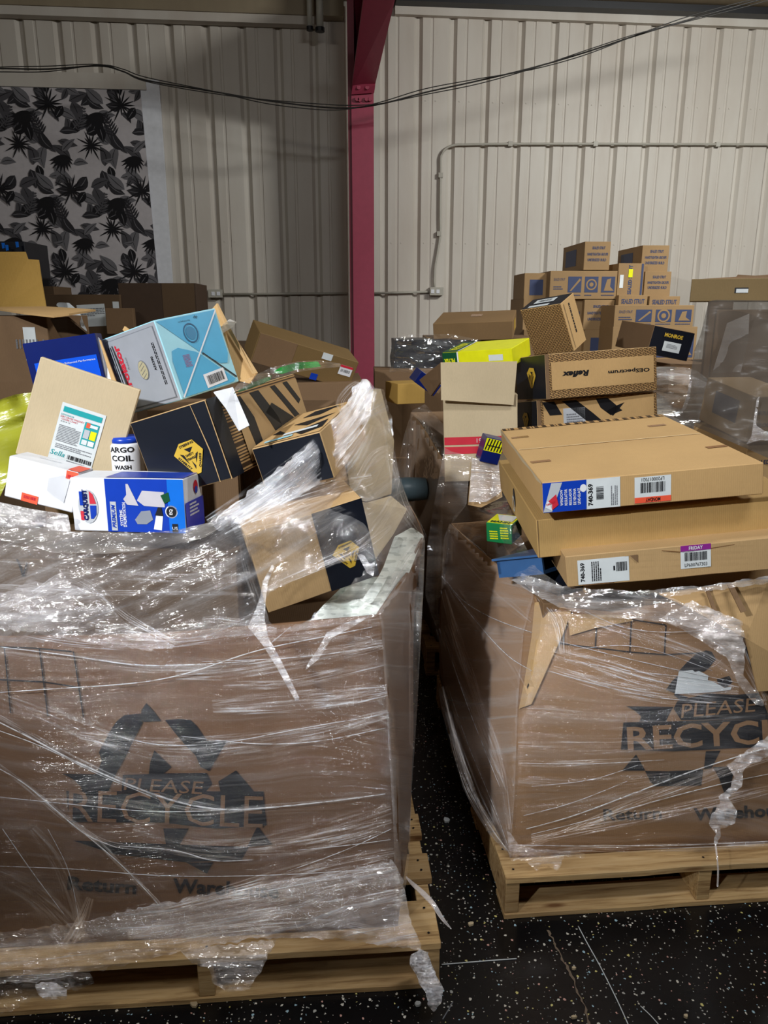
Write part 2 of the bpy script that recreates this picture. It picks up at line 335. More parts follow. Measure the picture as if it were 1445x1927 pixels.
def sheet(name, outline, ctrl, mat, parent=None, holes=(), step=7, wr=.006, wf=14, ang=0., th=0., uvs=1.3, jag=0):
    Yf = ctrl if callable(ctrl) else depthf(ctrl); us = [p[0] for p in outline]; vs_ = [p[1] for p in outline]; V = []; Fs = []; idx = {}
    u0, v0 = min(us), min(vs_); nu = int((max(us)-u0)/step)+2; nv = int((max(vs_)-v0)/step)+2
    for i in range(nu):
        for j in range(nv):
            c = (u0+(i+.5)*step, v0+(j+.5)*step)
            if inside(c, outline) and not any(inside(c, h) for h in holes):
                f = []
                for a, b in ((i, j), (i, j+1), (i+1, j+1), (i+1, j)):
                    if (a, b) not in idx: idx[(a, b)] = len(V); V.append([u0+a*step, v0+b*step])
                    f.append(idx[(a, b)])
                Fs.append(tuple(f))
    ec = {}
    for f in Fs:
        for k in range(4):
            e = tuple(sorted((f[k], f[(k+1) % 4]))); ec[e] = ec.get(e, 0)+1
    bnd = {x for e, n in ec.items() if n == 1 for x in e}
    for k in bnd:
        c = [snap(V[k], pl) for pl in [outline]+list(holes)]; q = min(c, key=lambda t: t[0])
        if q[0] < step*1.2:
            r_ = jag*noise.noise(Vector((q[1].x*.08, q[1].y*.08, 3))); V[k] = [q[1].x+r_, q[1].y+r_]
    P = []; uv = []; ca, sa = math.cos(ang), math.sin(ang)
    for u, v in V:
        Y = Yf(u, v); s_ = (u*ca+v*sa)/1000*wf*.35; t_ = (-u*sa+v*ca)/1000*wf*4
        Y += wr*(noise.noise(Vector((s_, t_, 1.7)))+.5*noise.noise(Vector((s_*3, t_*2, 5))))
        P.append(at(u, v, Y)); uv.append(((u*ca+v*sa)/1000*uvs, (-u*sa+v*ca)/1000*uvs))
    return raw(name, P, Fs, mat, parent, True, uv)
def bvh(o):
    M = o.matrix_basis; me = o.data
    return BVHTree.FromPolygons([M @ v.co for v in me.vertices], [tuple(p.vertices) for p in me.polygons])
def cast(tree, u, v, off, fallback=1.6):
    d = ray(u, v).normalized(); h, n, i, ds = tree.ray_cast(EYEP, d)
    if h is None: return at(u, v, fallback)
    return h-d*off
def drape(name, polys, tree, mat, parent, off=.003, maxe=18, fb=1.6):
    V = []; Fs = []
    bm = bmesh.new()
    for pl in polys:
        if isinstance(pl, tuple) and len(pl) == 2 and isinstance(pl[0], list) and pl[1] and isinstance(pl[1][0], tuple) and len(pl[1][0]) >= 3 and isinstance(pl[1][0][0], int):
            vv = [bm.verts.new((a, -b, 0)) for a, b in pl[0]]
            for f in pl[1]:
                try: bm.faces.new([vv[i] for i in f])
                except ValueError: pass
        else:
            bm.faces.new([bm.verts.new((a, -b, 0)) for a, b in pl])
    bmesh.ops.triangulate(bm, faces=bm.faces[:])
    for _ in range(5):
        es = [e for e in bm.edges if e.calc_length() > maxe]
        if not es: break
        bmesh.ops.subdivide_edges(bm, edges=es, cuts=1); bmesh.ops.triangulate(bm, faces=bm.faces[:])
    for v in bm.verts: v.co = cast(tree, v.co.x, -v.co.y, off, fb)
    bmesh.ops.recalc_face_normals(bm, faces=bm.faces[:])
    return obj(name, bm, mat, parent)
def ptext(s, u, v, w_, h_, rot=0., bold=.02, shear=0., skew=0.):
    V, Fs = text_poly(s, bold, shear); c, n = math.cos(R(rot)), math.sin(R(rot))
    return ([(u+a*w_*c-b*h_*n, v-(a*w_*n+b*h_*c)) for a, b in V], Fs)
def strands(parent, lines, tree, off=.012, mat=None, fb=1.6, name='film_strand'):
    for L in lines:
        r_, pts = L[0], L[1:]
        pp = smoothline([(a, b, 0) for a, b in pts], 7); P = [cast(tree, p.x, p.y, off, fb) for p in pp]
        Q = [sum((P[max(0, min(len(P)-1, i+k))] for k in (-2, -1, 0, 1, 2)), Vector())/5 for i in range(len(P))]; Q[0] = P[0]; Q[-1] = P[-1]
        bm = bmesh.new(); tube(bm, Q, lambda t, r_=r_: r_*.72*(.35+.65*math.sin(math.pi*min(1, max(0, t*.94+.03)))**.5), 5)
        o = obj(name, bm, mat or STRAND, parent, True)
def strand_mat():
    t = NT('film_strand'); o = t.oc(); n = t.tex('Noise', o, 55, Detail=3).outputs[0]; f = t.ramp(n, [(.35, (.15,)*3), (.65, (.7,)*3)])
    tr = t.n('ShaderNodeBsdfTransparent'); p = t.n('ShaderNodeBsdfPrincipled'); p.inputs['Base Color'].default_value = (.82, .83, .86, 1); p.inputs['Roughness'].default_value = .22
    m = t.n('ShaderNodeMixShader'); t.set(m.inputs[0], f); t.t.links.new(tr.outputs[0], m.inputs[1]); t.t.links.new(p.outputs[0], m.inputs[2]); t.t.links.new(m.outputs[0], t.out.inputs[0]); return t.m
STRAND = strand_mat()

def band_mat(name, amax, col=(.86, .88, .93), gl=.5, fy=9, fx=5, soft=.12):
    t = NT(name); uv = t.uv(); sp = t.n('ShaderNodeSeparateXYZ'); t.set(sp.inputs[0], uv); y = sp.outputs[1]
    n1 = t.tex('Noise', t.mapping(uv, (fx, fy, 1)), 1, Detail=5, Roughness=.65, Distortion=.3).outputs[0]
    n2 = t.tex('Noise', t.mapping(uv, (fx*11, fy*2.2, 1), (0, 0, .12), (4, 4, 0)), 1, Detail=2).outputs[0]
    edge = t.math('MULTIPLY', t.math('DIVIDE', y, soft, True), t.math('DIVIDE', t.math('SUBTRACT', 1.0, y), soft, True), True)
    lng = t.ramp(t.tex('Noise', t.mapping(uv, (4.5, .6, 1), (0, 0, 0), (7, 2, 0)), 1, Detail=2).outputs[0], [(.3, (.15,)*3), (.6, (1,)*3)])
    a = t.math('MULTIPLY', t.math('MULTIPLY', t.ramp(n1, [(.46, (.0,)*3), (.56, (.3,)*3), (.66, (1,)*3)]), edge), t.math('MULTIPLY', lng, amax))
    nb = t.bump(t.math('ADD', n1, t.math('MULTIPLY', n2, .35)), 1.0, .012)
    d = t.n('ShaderNodeBsdfDiffuse'); d.inputs[0].default_value = (*col, 1); tr = t.n('ShaderNodeBsdfTransparent')
    m = t.n('ShaderNodeMixShader'); t.set(m.inputs[0], a); t.t.links.new(tr.outputs[0], m.inputs[1]); t.t.links.new(d.outputs[0], m.inputs[2])
    g = t.n('ShaderNodeBsdfGlossy'); g.inputs['Roughness'].default_value = .08; t.set(g.inputs['Normal'], nb)
    t.set(g.inputs['Color'], t.mix(t.math('MULTIPLY', edge, t.math('MULTIPLY', lng, t.ramp(n1, [(.45, (.1,)*3), (.6, (1,)*3)]))), (0, 0, 0, 1), (gl, gl, gl, 1)))
    ad = t.n('ShaderNodeAddShader'); t.t.links.new(m.outputs[0], ad.inputs[0]); t.t.links.new(g.outputs[0], ad.inputs[1]); t.t.links.new(ad.outputs[0], t.out.inputs[0]); return t.m
BAND = band_mat('film_fold_band', .75); BAND_SOFT = band_mat('film_fold_soft', .42, (.74, .75, .78), .25, 6, 3, .35); BAND_WHITE = band_mat('film_fold_white', .95, (.9, .92, .97), .5, 7, 4, .25)
def bands(parent, src, lines, off=.02, fb=1.6, name='film_fold'):
    for L in lines:
        mt, w_ = L[0], L[1]; pp = smoothline([(a, b, 0) for a, b in L[2:]], 9); V = []; Fs = []; uv = []; s = random.uniform(0, 30); K = 4
        for i, p in enumerate(pp):
            t_ = (pp[min(i+1, len(pp)-1)]-pp[max(i-1, 0)]).normalized(); n = Vector((-t_.y, t_.x, 0)); e = i/(len(pp)-1); ww = w_*(.35+.65*math.sin(math.pi*min(1, .06+.9*e))**.6)
            if i: s += (p-pp[i-1]).length/1000
            for k in range(K+1):
                q = p+n*ww*(k/K-.5)
                P = cast(src, q.x, q.y, off, fb) if isinstance(src, BVHTree) else at(q.x, q.y, src(q.x, q.y)-off)
                V.append(P); uv.append((s*2.2, k/K))
        for i in range(1, len(pp)):
            # keep the ribbon continuous
            for k in range(K):
                a = (i-1)*(K+1)+k; Fs.append((a, a+1, a+K+2, a+K+1))
        raw(name, V, Fs, mt, parent, True, uv)
# ---------------------------------------------------------------- room shell
TH = R(5.5); WY = 7.45; WD = Vector((math.cos(TH), math.sin(TH), 0)); WN = Vector((math.sin(TH), -math.cos(TH), 0))
def onwall(u, v, off=0.):
    d = ray(u, v); o = Vector((0, WY, 0))+WN*off; t = (o-EYEP).dot(WN)/d.dot(WN); return EYEP+d*t
bm = bmesh.new(); boxbm(bm, (-7, -5, -.1), (8, 9.2, 0)); tag(obj('floor', bm, FLOORM), kind='structure')
bm = bmesh.new(); boxbm(bm, (-7, -5, 4.17), (8, 9.2, 4.27)); ceil = tag(obj('ceiling', bm, CEILM), kind='structure')
for nm, lo, hi in (('wall_left', (-7.1, -5, 0), (-7, 9.2, 4.17)), ('wall_right', (8, -5, 0), (8.1, 9.2, 4.17)), ('wall_front', (-7, -5.1, 0), (8, -5, 4.17))):
    bm = bmesh.new(); boxbm(bm, lo, hi); tag(obj(nm, bm, WALLM), kind='structure')
wallM = Matrix.Translation((0, WY, 0)) @ Matrix.Rotation(TH, 4, 'Z')
wb = bmesh.new(); boxbm(wb, (-7.2, .045, 0), (8.2, .12, 4.17)); wall = obj('wall_back', wb, WALLM); wall.matrix_basis = wallM; tag(wall, kind='structure')
p0 = onwall(316, 25); x_rib = (p0-Vector((0, WY, 0))).dot(WD)
PW = .9144; prof = []
for k in range(3):
    b = k*.3048
    prof += [(b, 0), (b+.028, .034), (b+.052, .034), (b+.078, 0), (b+.146, 0), (b+.152, .006), (b+.168, .006), (b+.174, 0),]
prof.append((PW-.001, 0))
me = None
for k in range(-8, 9):
    if me is None:
        bm = bmesh.new(); A = [bm.verts.new((x, y, 0)) for x, y in prof]; B = [bm.verts.new((x, y, 4.12)) for x, y in prof]
        for i in range(len(A)-1): bm.faces.new((A[i], A[i+1], B[i+1], B[i]))
        for z in (1.0, 2.2, 3.4):            # screw heads beside the ribs
            for q in range(3):
                for dx in (.11, .2): boxbm(bm, (q*.3048+dx-.005, -.004, z-.005), (q*.3048+dx+.005, 0, z+.005))
        bmesh.ops.recalc_face_normals(bm, faces=bm.faces[:])
        o = obj('wall_panel', bm, WALLM, wall); me = o.data
    else:
        o = bpy.data.objects.new('wall_panel', me); C.objects.link(o); o.parent = wall
    o.location = (x_rib-.04+k*PW, .0, 0)
def wallbox(name, u0, v0, u1, v1, out0, out1, mat, kind='structure', M=None):
    a = onwall(u0, v1, out0); b = onwall(u1, v0, out0); bm = bmesh.new(); inv = wallM.inverted(); A = inv @ a; B = inv @ b
    boxbm(bm, (A.x, -out1, A.z), (B.x, -out0, B.z)); o = obj(name, bm, mat); o.matrix_basis = wallM
    if kind: tag(o, kind=kind)
    return o
wallbox('trim_1', 742, 17, 1700, 31, .0, .06, WALLM); wallbox('trim_2', 742, -40, 1700, 14, .02, .18, INK)
wallbox('trim_3', -300, 15, 600, 24, .02, .12, WALLM); wallbox('trim_4', -300, -2, 645, 7, .02, .14, CEILM); wallbox('trim_5', -300, 143, 275, 157, .0, .05, WALLM)
# printed cloth with leaves on a white board
bd = wallbox('display_board', -220, 152, 300, 562, .002, .03, WHITE, None); tag(bd, 'white backing board behind the black and white leaf print', 'board')
def leaf_cloth():
    a = onwall(-200, 158, .045); b = onwall(268, 558, .045); inv = wallM.inverted(); A = inv @ a; B = inv @ b; y = A.y; z0, z1 = B.z, A.z; x0 = A.x; x1t, x1b = (inv @ onwall(263, 158, .045)).x, (inv @ onwall(300, 558, .045)).x
    bm = bmesh.new(); q = [(x0, z1), (x0, z0), (x1b, z0), (x1t, z1)]
    V = [bm.verts.new((x, y, z)) for x, z in q]+[bm.verts.new((x, y+.006, z)) for x, z in q]
    bm.faces.new(V[:4]); bm.faces.new(V[4:][::-1])
    for i in range(4): bm.faces.new((V[i], V[4+i], V[4+(i+1) % 4], V[(i+1) % 4]))
    cl = obj('leaf_cloth', bm, plain('cloth_white', srgb(196, 190, 192), .85)); cl.matrix_basis = wallM
    tag(cl, 'black and white tropical leaf print hanging on the back wall', 'wall hanging')
    mats = [plain('leaf_ink_%d' % i, srgb(g, g-2, g+2), .85) for i, g in enumerate((22, 46, 78, 112))]
    V, Fs, MI = [], [], []; rg = random.Random(4); lay = [0]
    def add(pts, mi):
        e = .0004+lay[0]*.000012; k = len(V)
        pts = [(min(max(x, x0), x1t+(x1b-x1t)*(z1-z)/(z1-z0)), min(max(z, z0), z1)) for x, z in pts]
        xs = [p[0] for p in pts]; zs = [p[1] for p in pts]
        if max(xs)-min(xs) < .004 or max(zs)-min(zs) < .004: return
        V.extend([(x, y-e, z) for x, z in pts]); Fs.append(tuple(range(k, k+len(pts)))); MI.append(mi); lay[0] += 1
    def blade(cx, cz, a, l, w_, mi, bend=.0):
        pts = []; n = 6; ca, sa = math.cos(a), math.sin(a)
        for sgn in (1, -1):
            for i in range(n+1):
                t = i/n if sgn > 0 else 1-i/n; ww = w_*math.sin(math.pi*t**.8)*.5*sgn; bx = bend*l*math.sin(math.pi*t)
                if sgn < 0 and i in (0, n): continue
                pts.append((cx+ca*l*t-sa*(ww+bx), cz+sa*l*t+ca*(ww+bx)))
        add(pts, mi)
    TX, TZ = .60, .68; tile = []
    for i in range(30): tile.append(('l', rg.uniform(0, TX), rg.uniform(0, TZ), rg.uniform(0, 6.28), rg.uniform(.10, .2), rg.choice((2, 2, 3, 1)), rg.uniform(-.2, .2), rg.uniform(.35, .6)))
    for i in range(10): tile.append(('l', rg.uniform(0, TX), rg.uniform(0, TZ), rg.uniform(0, 6.28), rg.uniform(.12, .19), rg.choice((0, 0, 1)), rg.uniform(-.1, .1), .55))
    tile += [('s', .12, .10, 0, .15, 0), ('s', .40, .42, 0, .13, 0), ('f', .34, .16, 0, .17, 0), ('f', .06, .5, .2, .15, 0), ('p', .5, .3, 1.2, .2, 2), ('p', .2, .34, 1.9, .2, 1)]
    nx = int((x1b-x0)/TX)+2; nz = int((z1-z0)/TZ)+2
    for ix in range(-1, nx):
        for iz in range(-1, nz):
            for it in tile:
                k, tx, tz, a, l, mi = it[:6]; cx = x1t-.05-(ix*TX+tx)+(iz % 2)*.12; cz = z1-.02-(iz*TZ+tz)
                if cx < x0-.2 or cx > x1b+.2: continue
                if k == 'l': blade(cx, cz, a, l, l*it[7], mi, it[6]); blade(cx, cz, a, l, .006, 3 if mi < 2 else 0, it[6])
                elif k == 's':
                    for j in range(16): blade(cx, cz, j*.3927+.1*math.sin(j*5), l*(.8+.25*math.sin(j*3)), .014, mi)
                elif k == 'f':
                    for j in range(10): blade(cx, cz, -2.7+j*.25, l*(.75+.25*math.sin(j*.35)), .024, mi, .06)
                else:
                    blade(cx, cz, a, l, .01, mi)
                    for j in range(8):
                        for s_ in (-1, 1): blade(cx+math.cos(a)*l*j/8, cz+math.sin(a)*l*j/8, a+s_*.9, l*.42*(1-j/10), .016, mi)
    me = bpy.data.meshes.new('leaf_print'); me.from_pydata(V, [], Fs); o = link('leaf_print', me, mats, cl); me.polygons.foreach_set('material_index', MI)
leaf_cloth()
# pink steel column with its haunch
col = empty('steel_column', onwall(680, 700, .5)*1.0); col.location = (0, 0, 0); tag(col, 'pink painted steel column with bolted haunch against the wall', 'column')
Yc = 6.72
def vprism(name, u0, u1, vtop, zb, Y, th, mat):
    a = at(u0, vtop, Y); b = at(u1, vtop, Y); return prism(name, [(a.x, Y, zb), (b.x, Y, zb), (b.x, Y, a.z), (a.x, Y, a.z)], th, mat, col)
vprism('front_flange', 661, 703, 172, 0, Yc, .02, PINK); vprism('back_flange', 655, 700, -90, 0, Yc+.5, .02, PINKD)
wx = at(681, 400, Yc).x; w0 = at(661, 400, Yc)
prism('web', [(wx-.06, Yc, 0), (wx-.06, Yc+.5, 0), (wx-.06, Yc+.5, 4.17), (wx-.06, Yc, 4.17)], .012, PINKD, col)
vprism('side_plate', 652, 663, -60, 0, Yc+.03, .05, PINKD)
h = [at(661, 168, Yc), at(704, 164, Yc), at(744, -8, 5.75), at(684, -8, 5.75)]; prism('haunch_flange', h, .02, PINK, col)
prism('haunch_web', [at(680, 168, Yc), at(712, -8, 5.75), at(700, -60, Yc+.3), at(664, -60, Yc+.4), at(664, 200, Yc+.3)], .015, PINKD, col, Vector((1, .2, 0)).normalized())
prism('end_plate', [at(661, 176, Yc-.02), at(704, 173, Yc-.02), at(706, 158, Yc-.06), at(664, 156, Yc-.06)], .03, PINK, col)
for u, v in ((675, 165), (691, 165), (672, 187), (677, 188), (690, 187), (696, 187)):
    bm = bmesh.new(); bmesh.ops.create_cone(bm, cap_ends=True, segments=6, radius1=.017, radius2=.017, depth=.03, matrix=Matrix.Translation(at(u, v, Yc-.05 if v < 180 else Yc-.02)) @ Matrix.Rotation(R(90), 4, 'X')); obj('bolt', bm, PINK, col)
# conduits, boxes, wires
def pipe(name, label, pts, r, mat, cat, off=None, parent=None):
    bm = bmesh.new(); tube(bm, pts, r, 8); o = obj(name, bm, mat, parent, True)
    if label: tag(o, label, cat)
    return o
cR = pipe('conduit', 'painted conduit bending down the wall right of the column', smoothline([onwall(u, v, .03) for u, v in ((1700, 274), (1445, 272), (1150, 271), (950, 271), (880, 272), (856, 273), (840, 279), (830, 293), (829, 320), (828, 400), (828, 440), (823, 475), (818, 505), (817, 540))], 4), .011, GALV, 'conduit')
for u, v in ((960, 271), (1120, 271), (1350, 272), (826, 440), (829, 330)):
    bm = bmesh.new(); bmesh.ops.create_cube(bm, size=.04); o = obj('pipe_strap', bm, GALV, cR); o.location = onwall(u, v, .025)
pipe('conduit', 'short horizontal conduit between the column and the right outlet', [onwall(u, v, .03) for u, v in ((700, 552), (812, 549))], .011, GALV, 'conduit')
pipe('conduit', 'horizontal conduit left of the column running to the left outlet', [onwall(u, v, .03) for u, v in ((415, 554), (655, 552))], .011, GALV, 'conduit')
for (u0, v0, u1, v1, s) in ((807, 541, 832, 556, 'right'), (394, 545, 419, 560, 'left')):
    o = wallbox('outlet_box', u0, v0, u1, v1, .0, .07, GALV, None); tag(o, 'grey metal outlet box on the wall %s of the pink column' % s, 'outlet box')
    for k in (0, 1):
        q = wallbox('socket', u0+4+k*10, v0+4, u0+10+k*10, v1-4, .07, .074, WHITE, None); q.parent = o; q.matrix_basis = Matrix.Identity(4)
wr = [(-60, 132), (0, 129), (90, 130), (186, 124), (230, 134), (275, 151), (400, 172), (500, 189), (600, 201), (660, 203), (720, 195), (800, 174), (900, 152), (1000, 128), (1100, 99), (1200, 66), (1300, 36), (1420, 2), (1500, -20)]
for k, (lab, am, ph) in enumerate((('thicker dark cable sagging across the wall and column', 1.2, 0), ('thin upper wire twisted along the sagging cable', 6, 1.3), ('thin lower wire hanging just under the sagging cable', 5, 3.6))):
    pipe('hanging_cable', lab, smoothline([at(u, v+(0 if k == 0 else am*math.sin(u*.012+ph)+(2 if u > 700 else -1)*(k-1.5)), 6.35-k*.03) for u, v in wr], 6), .0055-.002*(k > 0), WIRE, 'cable')
for (u, r_, v1, s) in ((583, .022, 50, 'thinner'), (602, .03, 52, 'thicker')):
    a = at(u, v1, 7.1); o = pipe('vent_pipe', '%s of two short pipes hanging by the column top' % s, [(a.x, a.y, 4.17), a], r_, GALV, 'pipe'); bm = bmesh.new(); tube(bm, [a, a-Vector((0, 0, .03))], r_*1.3, 10); obj('end_cap', bm, INK, o)
# ---------------------------------------------------------------- pallets
def pallet(label, fx, fy, yaw, W, D, flip=1, nb=7, seed=1):
    """fx,fy = front corner; flip 1: the pallet extends to the right of it"""
    o = empty('pallet', (fx, fy, 0), (0, 0, R(yaw))); tag(o, label, 'pallet'); rg = random.Random(seed)
    X0, X1 = (0, W) if flip > 0 else (-W, 0)
    def board(name, lo, hi, tw=0.):
        bm = bmesh.new(); boxbm(bm, lo, hi); bmesh.ops.bevel(bm, geom=bm.edges[:], offset=.0018, segments=1, affect='EDGES')
        bmesh.ops.subdivide_edges(bm, edges=[e for e in bm.edges if e.calc_length() > .3], cuts=8)
        for v in bm.verts: v.co += Vector((0, .003*noise.noise(v.co*4), .002*noise.noise(v.co*5+Vector((3, 3, 3)))))
        return obj(name, bm, WOOD, o)
    xs = [X0+.002, (X0+X1)/2-.019, X1-.04]
    for x in xs: board('stringer', (x, .004, .0165), (x+.038, D-.004, .112))
    y = 0; gap = (D-.14*2-(nb-2)*.098)/(nb-1)
    for k in range(nb):
        wd = .14 if k in (0, nb-1) else .098; j = rg.uniform(-.012, .012)
        b = board('deck_board', (X0+j*(k > 0), y, .1125), (X1+j*(k > 0), y+wd, .1325)); y += wd+gap
        for x in xs:
            for dy in (.03, wd-.03):
                bm = bmesh.new(); bmesh.ops.create_circle(bm, cap_ends=True, segments=6, radius=.0035, matrix=Matrix.Translation((x+.019+rg.uniform(-.006, .006), y-gap-wd+dy, .1355))); obj('nail', bm, INK, b)
    for y in (0, D*.3, D*.62, D-.1): board('bottom_board', (X0, y, 0), (X1, y+.1, .016))
    return o
PL = pallet('weathered wooden pallet under the wrapped bin on the left', .137, 1.496, 4.5, 1.12, 1.22, -1, seed=3)
PR = pallet('pale wooden pallet under the wrapped bin on the right', .326, 1.709, 5, 1.12, 1.22, 1, seed=8)
pallet('shadowed wooden pallet behind the right front pallet', .19, 3.13, 3, 1.15, 1.2, 1, seed=5)
# ---------------------------------------------------------------- octabin boxes
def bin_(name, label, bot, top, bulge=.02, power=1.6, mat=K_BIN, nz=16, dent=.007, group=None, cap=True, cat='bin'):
    """bot/top: matched closed outlines"""
    n = len(bot); per = []
    for i in range(n):
        k = max(1, int((Vector(bot[i]).xy-Vector(bot[(i+1) % n]).xy).length/.05))
        for j in range(k): per.append((i, j/k))
    cen = sum((Vector(p) for p in bot), Vector())/n; V = []; Fs = []; N = len(per)
    def pt(i, f, t, inn):
        b = Vector(bot[i]).lerp(Vector(bot[(i+1) % n]), f); a = Vector(top[i]).lerp(Vector(top[(i+1) % n]), f)
        w_ = t**power; p = Vector((b.x+(a.x-b.x)*w_, b.y+(a.y-b.y)*w_, b.z+(a.z-b.z)*t)); o = (p-cen); o.z = 0; o.normalize()
        p += o*(bulge*math.sin(math.pi*min(1, t*1.05))+dent*noise.noise(p*4.1)*min(1, t*3)-inn); return p
    for inn in (0, .008):
        for t in range(nz+1):
            for i, f in per: V.append(pt(i, f, t/nz, inn))
    L = (nz+1)*N
    for t in range(nz):
        for k in range(N):
            a, b = t*N+k, t*N+(k+1) % N; Fs.append((a, b, b+N, a+N)); Fs.append((L+a, L+a+N, L+b+N, L+b))
    for k in range(N):
        a, b = nz*N+k, nz*N+(k+1) % N; Fs.append((a, b, L+b, L+a))
    Fs.append(tuple(range(N))[::-1])
    o = raw(name, V, Fs, mat, None, True)
    o.data.shade_auto_smooth() if hasattr(o.data, 'shade_auto_smooth') else None
    tag(o, label, cat, group); return o
zb = .136
def A(u, v, Y): return tuple(at(u, v, Y))
botL = [(-1.02, 1.47, zb), (-.7, 1.495, zb), (-.35, 1.515, zb), (.034, 1.545, zb), (.07, 1.85, zb), (.05, 2.25, zb), (.02, 2.62, zb), (-1.08, 2.56, zb)]
topL = [(-1.1, 1.44, .93), A(-20, 1198, 1.50), A(300, 1192, 1.53), A(712, 1158, 1.60), A(768, 1080, 1.95), A(797, 1008, 2.35), (.1, 2.72, .9), (-1.15, 2.66, .92)]
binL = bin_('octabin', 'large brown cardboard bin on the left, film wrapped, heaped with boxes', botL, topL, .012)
botR = [(.35, 1.785, zb), (.72, 1.815, zb), (1.08, 1.845, zb), (1.43, 1.87, zb), (1.34, 2.9, zb), (.23, 2.86, zb), (.245, 2.45, zb), (.29, 2.08, zb)]
topR = [A(1030, 1140, 1.95), A(1150, 1152, 1.86), A(1330, 1120, 1.86), (1.5, 1.86, .93), (1.42, 2.95, .86), A(848, 985, 2.8), A(895, 1030, 2.48), A(945, 1072, 2.2)]
binR = bin_('octabin', 'large brown cardboard bin on the right with crushed corner, holding flat boxes', botR, topR, .014, 2.6, K_BINR)
tL = bvh(binL); tR = bvh(binR)
def cr(pts, s, ox, oy): return [(ox+a/s, oy+b/s) for a, b in pts]
c5 = lambda p: cr(p, 3.284, 100, 1300)
c6 = lambda p: cr(p, 4.188, 1100, 1200)
logoL = [c5(p) for p in ([(440,150),(540,140),(552,200),(500,300),(440,420),(385,520),(340,625),(180,622),(170,590),(120,545),(55,512),(270,515),(300,430),(282,380),(350,250),(390,190)],
  [(575,75),(625,130),(668,187),(560,192),(540,172),(545,120)], [(690,180),(780,173),(850,180),(890,220),(950,308),(1075,310),(1020,400),(965,497),(910,470),(880,400),(820,340),(760,270)],
  [(625,368),(680,420),(730,470),(680,512),(590,522),(600,440)], [(1020,560),(1130,492),(1240,620),(1255,640),(1040,650)], [(430,520),(700,510),(950,508),(985,575),(930,640),(420,655)],
  [(80,618),(1300,622),(1318,832),(1010,852),(880,840),(690,815),(100,812)], [(120,925),(650,945),(1210,965),(1165,1045),(820,1060),(380,1010)], [(1262,835),(1355,950),(1198,965)], [(680,850),(838,850),(770,978),(700,968)], [(820,1060),(990,1060),(950,1130)])]
drape('recycle_logo', logoL, tL, NAVY, binL, .003, fb=1.5)
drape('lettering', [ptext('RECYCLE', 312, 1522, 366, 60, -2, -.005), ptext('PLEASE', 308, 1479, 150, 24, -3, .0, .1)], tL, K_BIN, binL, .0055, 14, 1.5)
drape('lettering', [ptext('Return', 192, 1666, 130, 26, -4, .03), ptext('Warehouse', 425, 1672, 200, 28, -3, .03)], tL, NAVY, binL, .004, 14, 1.5)
def gridlines(tree, H_, V_, par, wd=1.3):
    P = []
    for L in H_+V_:
        for (a, b), (c, d) in zip(L, L[1:]):
            n = Vector((-(d-b), c-a)).normalized()*wd; P.append([(a+n.x, b+n.y), (c+n.x, d+n.y), (c-n.x, d-n.y), (a-n.x, b-n.y)])
    drape('printed_grid', P, tree, INK, par, .004, fb=1.8)
gridlines(tL, [[(0, 1217), (70, 1220), (135, 1226)], [(0, 1279), (80, 1283), (145, 1293)]], [[(8, 1218), (20, 1342)], [(74, 1220), (90, 1348)], [(138, 1226), (157, 1350)]], binL)
logoR = [c6(p) for p in ([(955,100),(1000,110),(1035,170),(980,240),(940,268),(740,265),(800,200),(870,135)], [(735,300),(715,440),(640,410),(690,340)], [(720,440),(820,470),(760,500),(700,450)],
  [(1040,330),(1140,300),(1165,350),(1120,395),(1060,380)], [(325,540),(700,545),(665,610),(640,660),(430,662),(445,622),(400,580)], [(730,500),(960,440),(1200,450),(1370,435),(1445,600),(1445,640),(760,650),(700,560)],
  [(305,668),(1460,640),(1460,860),(1200,870),(700,895),(285,882)], [(405,920),(478,1048),(295,1048)], [(475,1050),(660,1052),(935,1038),(920,1165),(560,1172),(520,1140)], [(955,895),(1070,890),(1000,1030),(940,1035)], [(1010,1020),(1130,1015),(1170,1080),(1140,1230),(1100,1225),(1060,1110)])]
drape('recycle_logo', logoR, tR, NAVY, binR, .003, fb=1.8)
drape('lettering', [ptext('RECYCLE', 1345, 1382, 330, 46, 3, .02), ptext('PLEASE', 1352, 1332, 144, 26, 5, .0, .15), ], tR, K_BINR, binR, .0055, 14, 1.8)
drape('lettering', [ptext('Warehouse', 1400, 1528, 190, 24, 3, .03), ptext('Return', 1190, 1532, 110, 22, 2, .02)], tR, NAVY, binR, .004, 14, 1.8)
gridlines(tR, [[(1040, 1152), (1095, 1162), (1150, 1166), (1190, 1166), (1252, 1176)], [(1022, 1202), (1060, 1212), (1120, 1219), (1185, 1227), (1250, 1232), (1330, 1228)]],
          [[(1040, 1150), (1022, 1202), (1010, 1245), (990, 1300), (978, 1330)], [(1075, 1152), (1062, 1175), (1060, 1212)], [(1128, 1160), (1122, 1180), (1120, 1219)], [(1188, 1165), (1185, 1227)], [(1253, 1176), (1250, 1232)]], binR)
hl = drape('torn_label', [c6([(742,265),(850,255),(870,270),(900,262),(975,300),(970,335),(1010,345),(1100,395),(1160,385),(1150,410),(1000,430),(710,445)])], tR, PAPER, binR, .006); hl['label'] = 'torn white paper label'
drape('hand_hole', [c6([(1250,75),(1370,60),(1430,90),(1460,160),(1460,330),(1385,410),(1320,260)])], tR, INK, binR, .004)
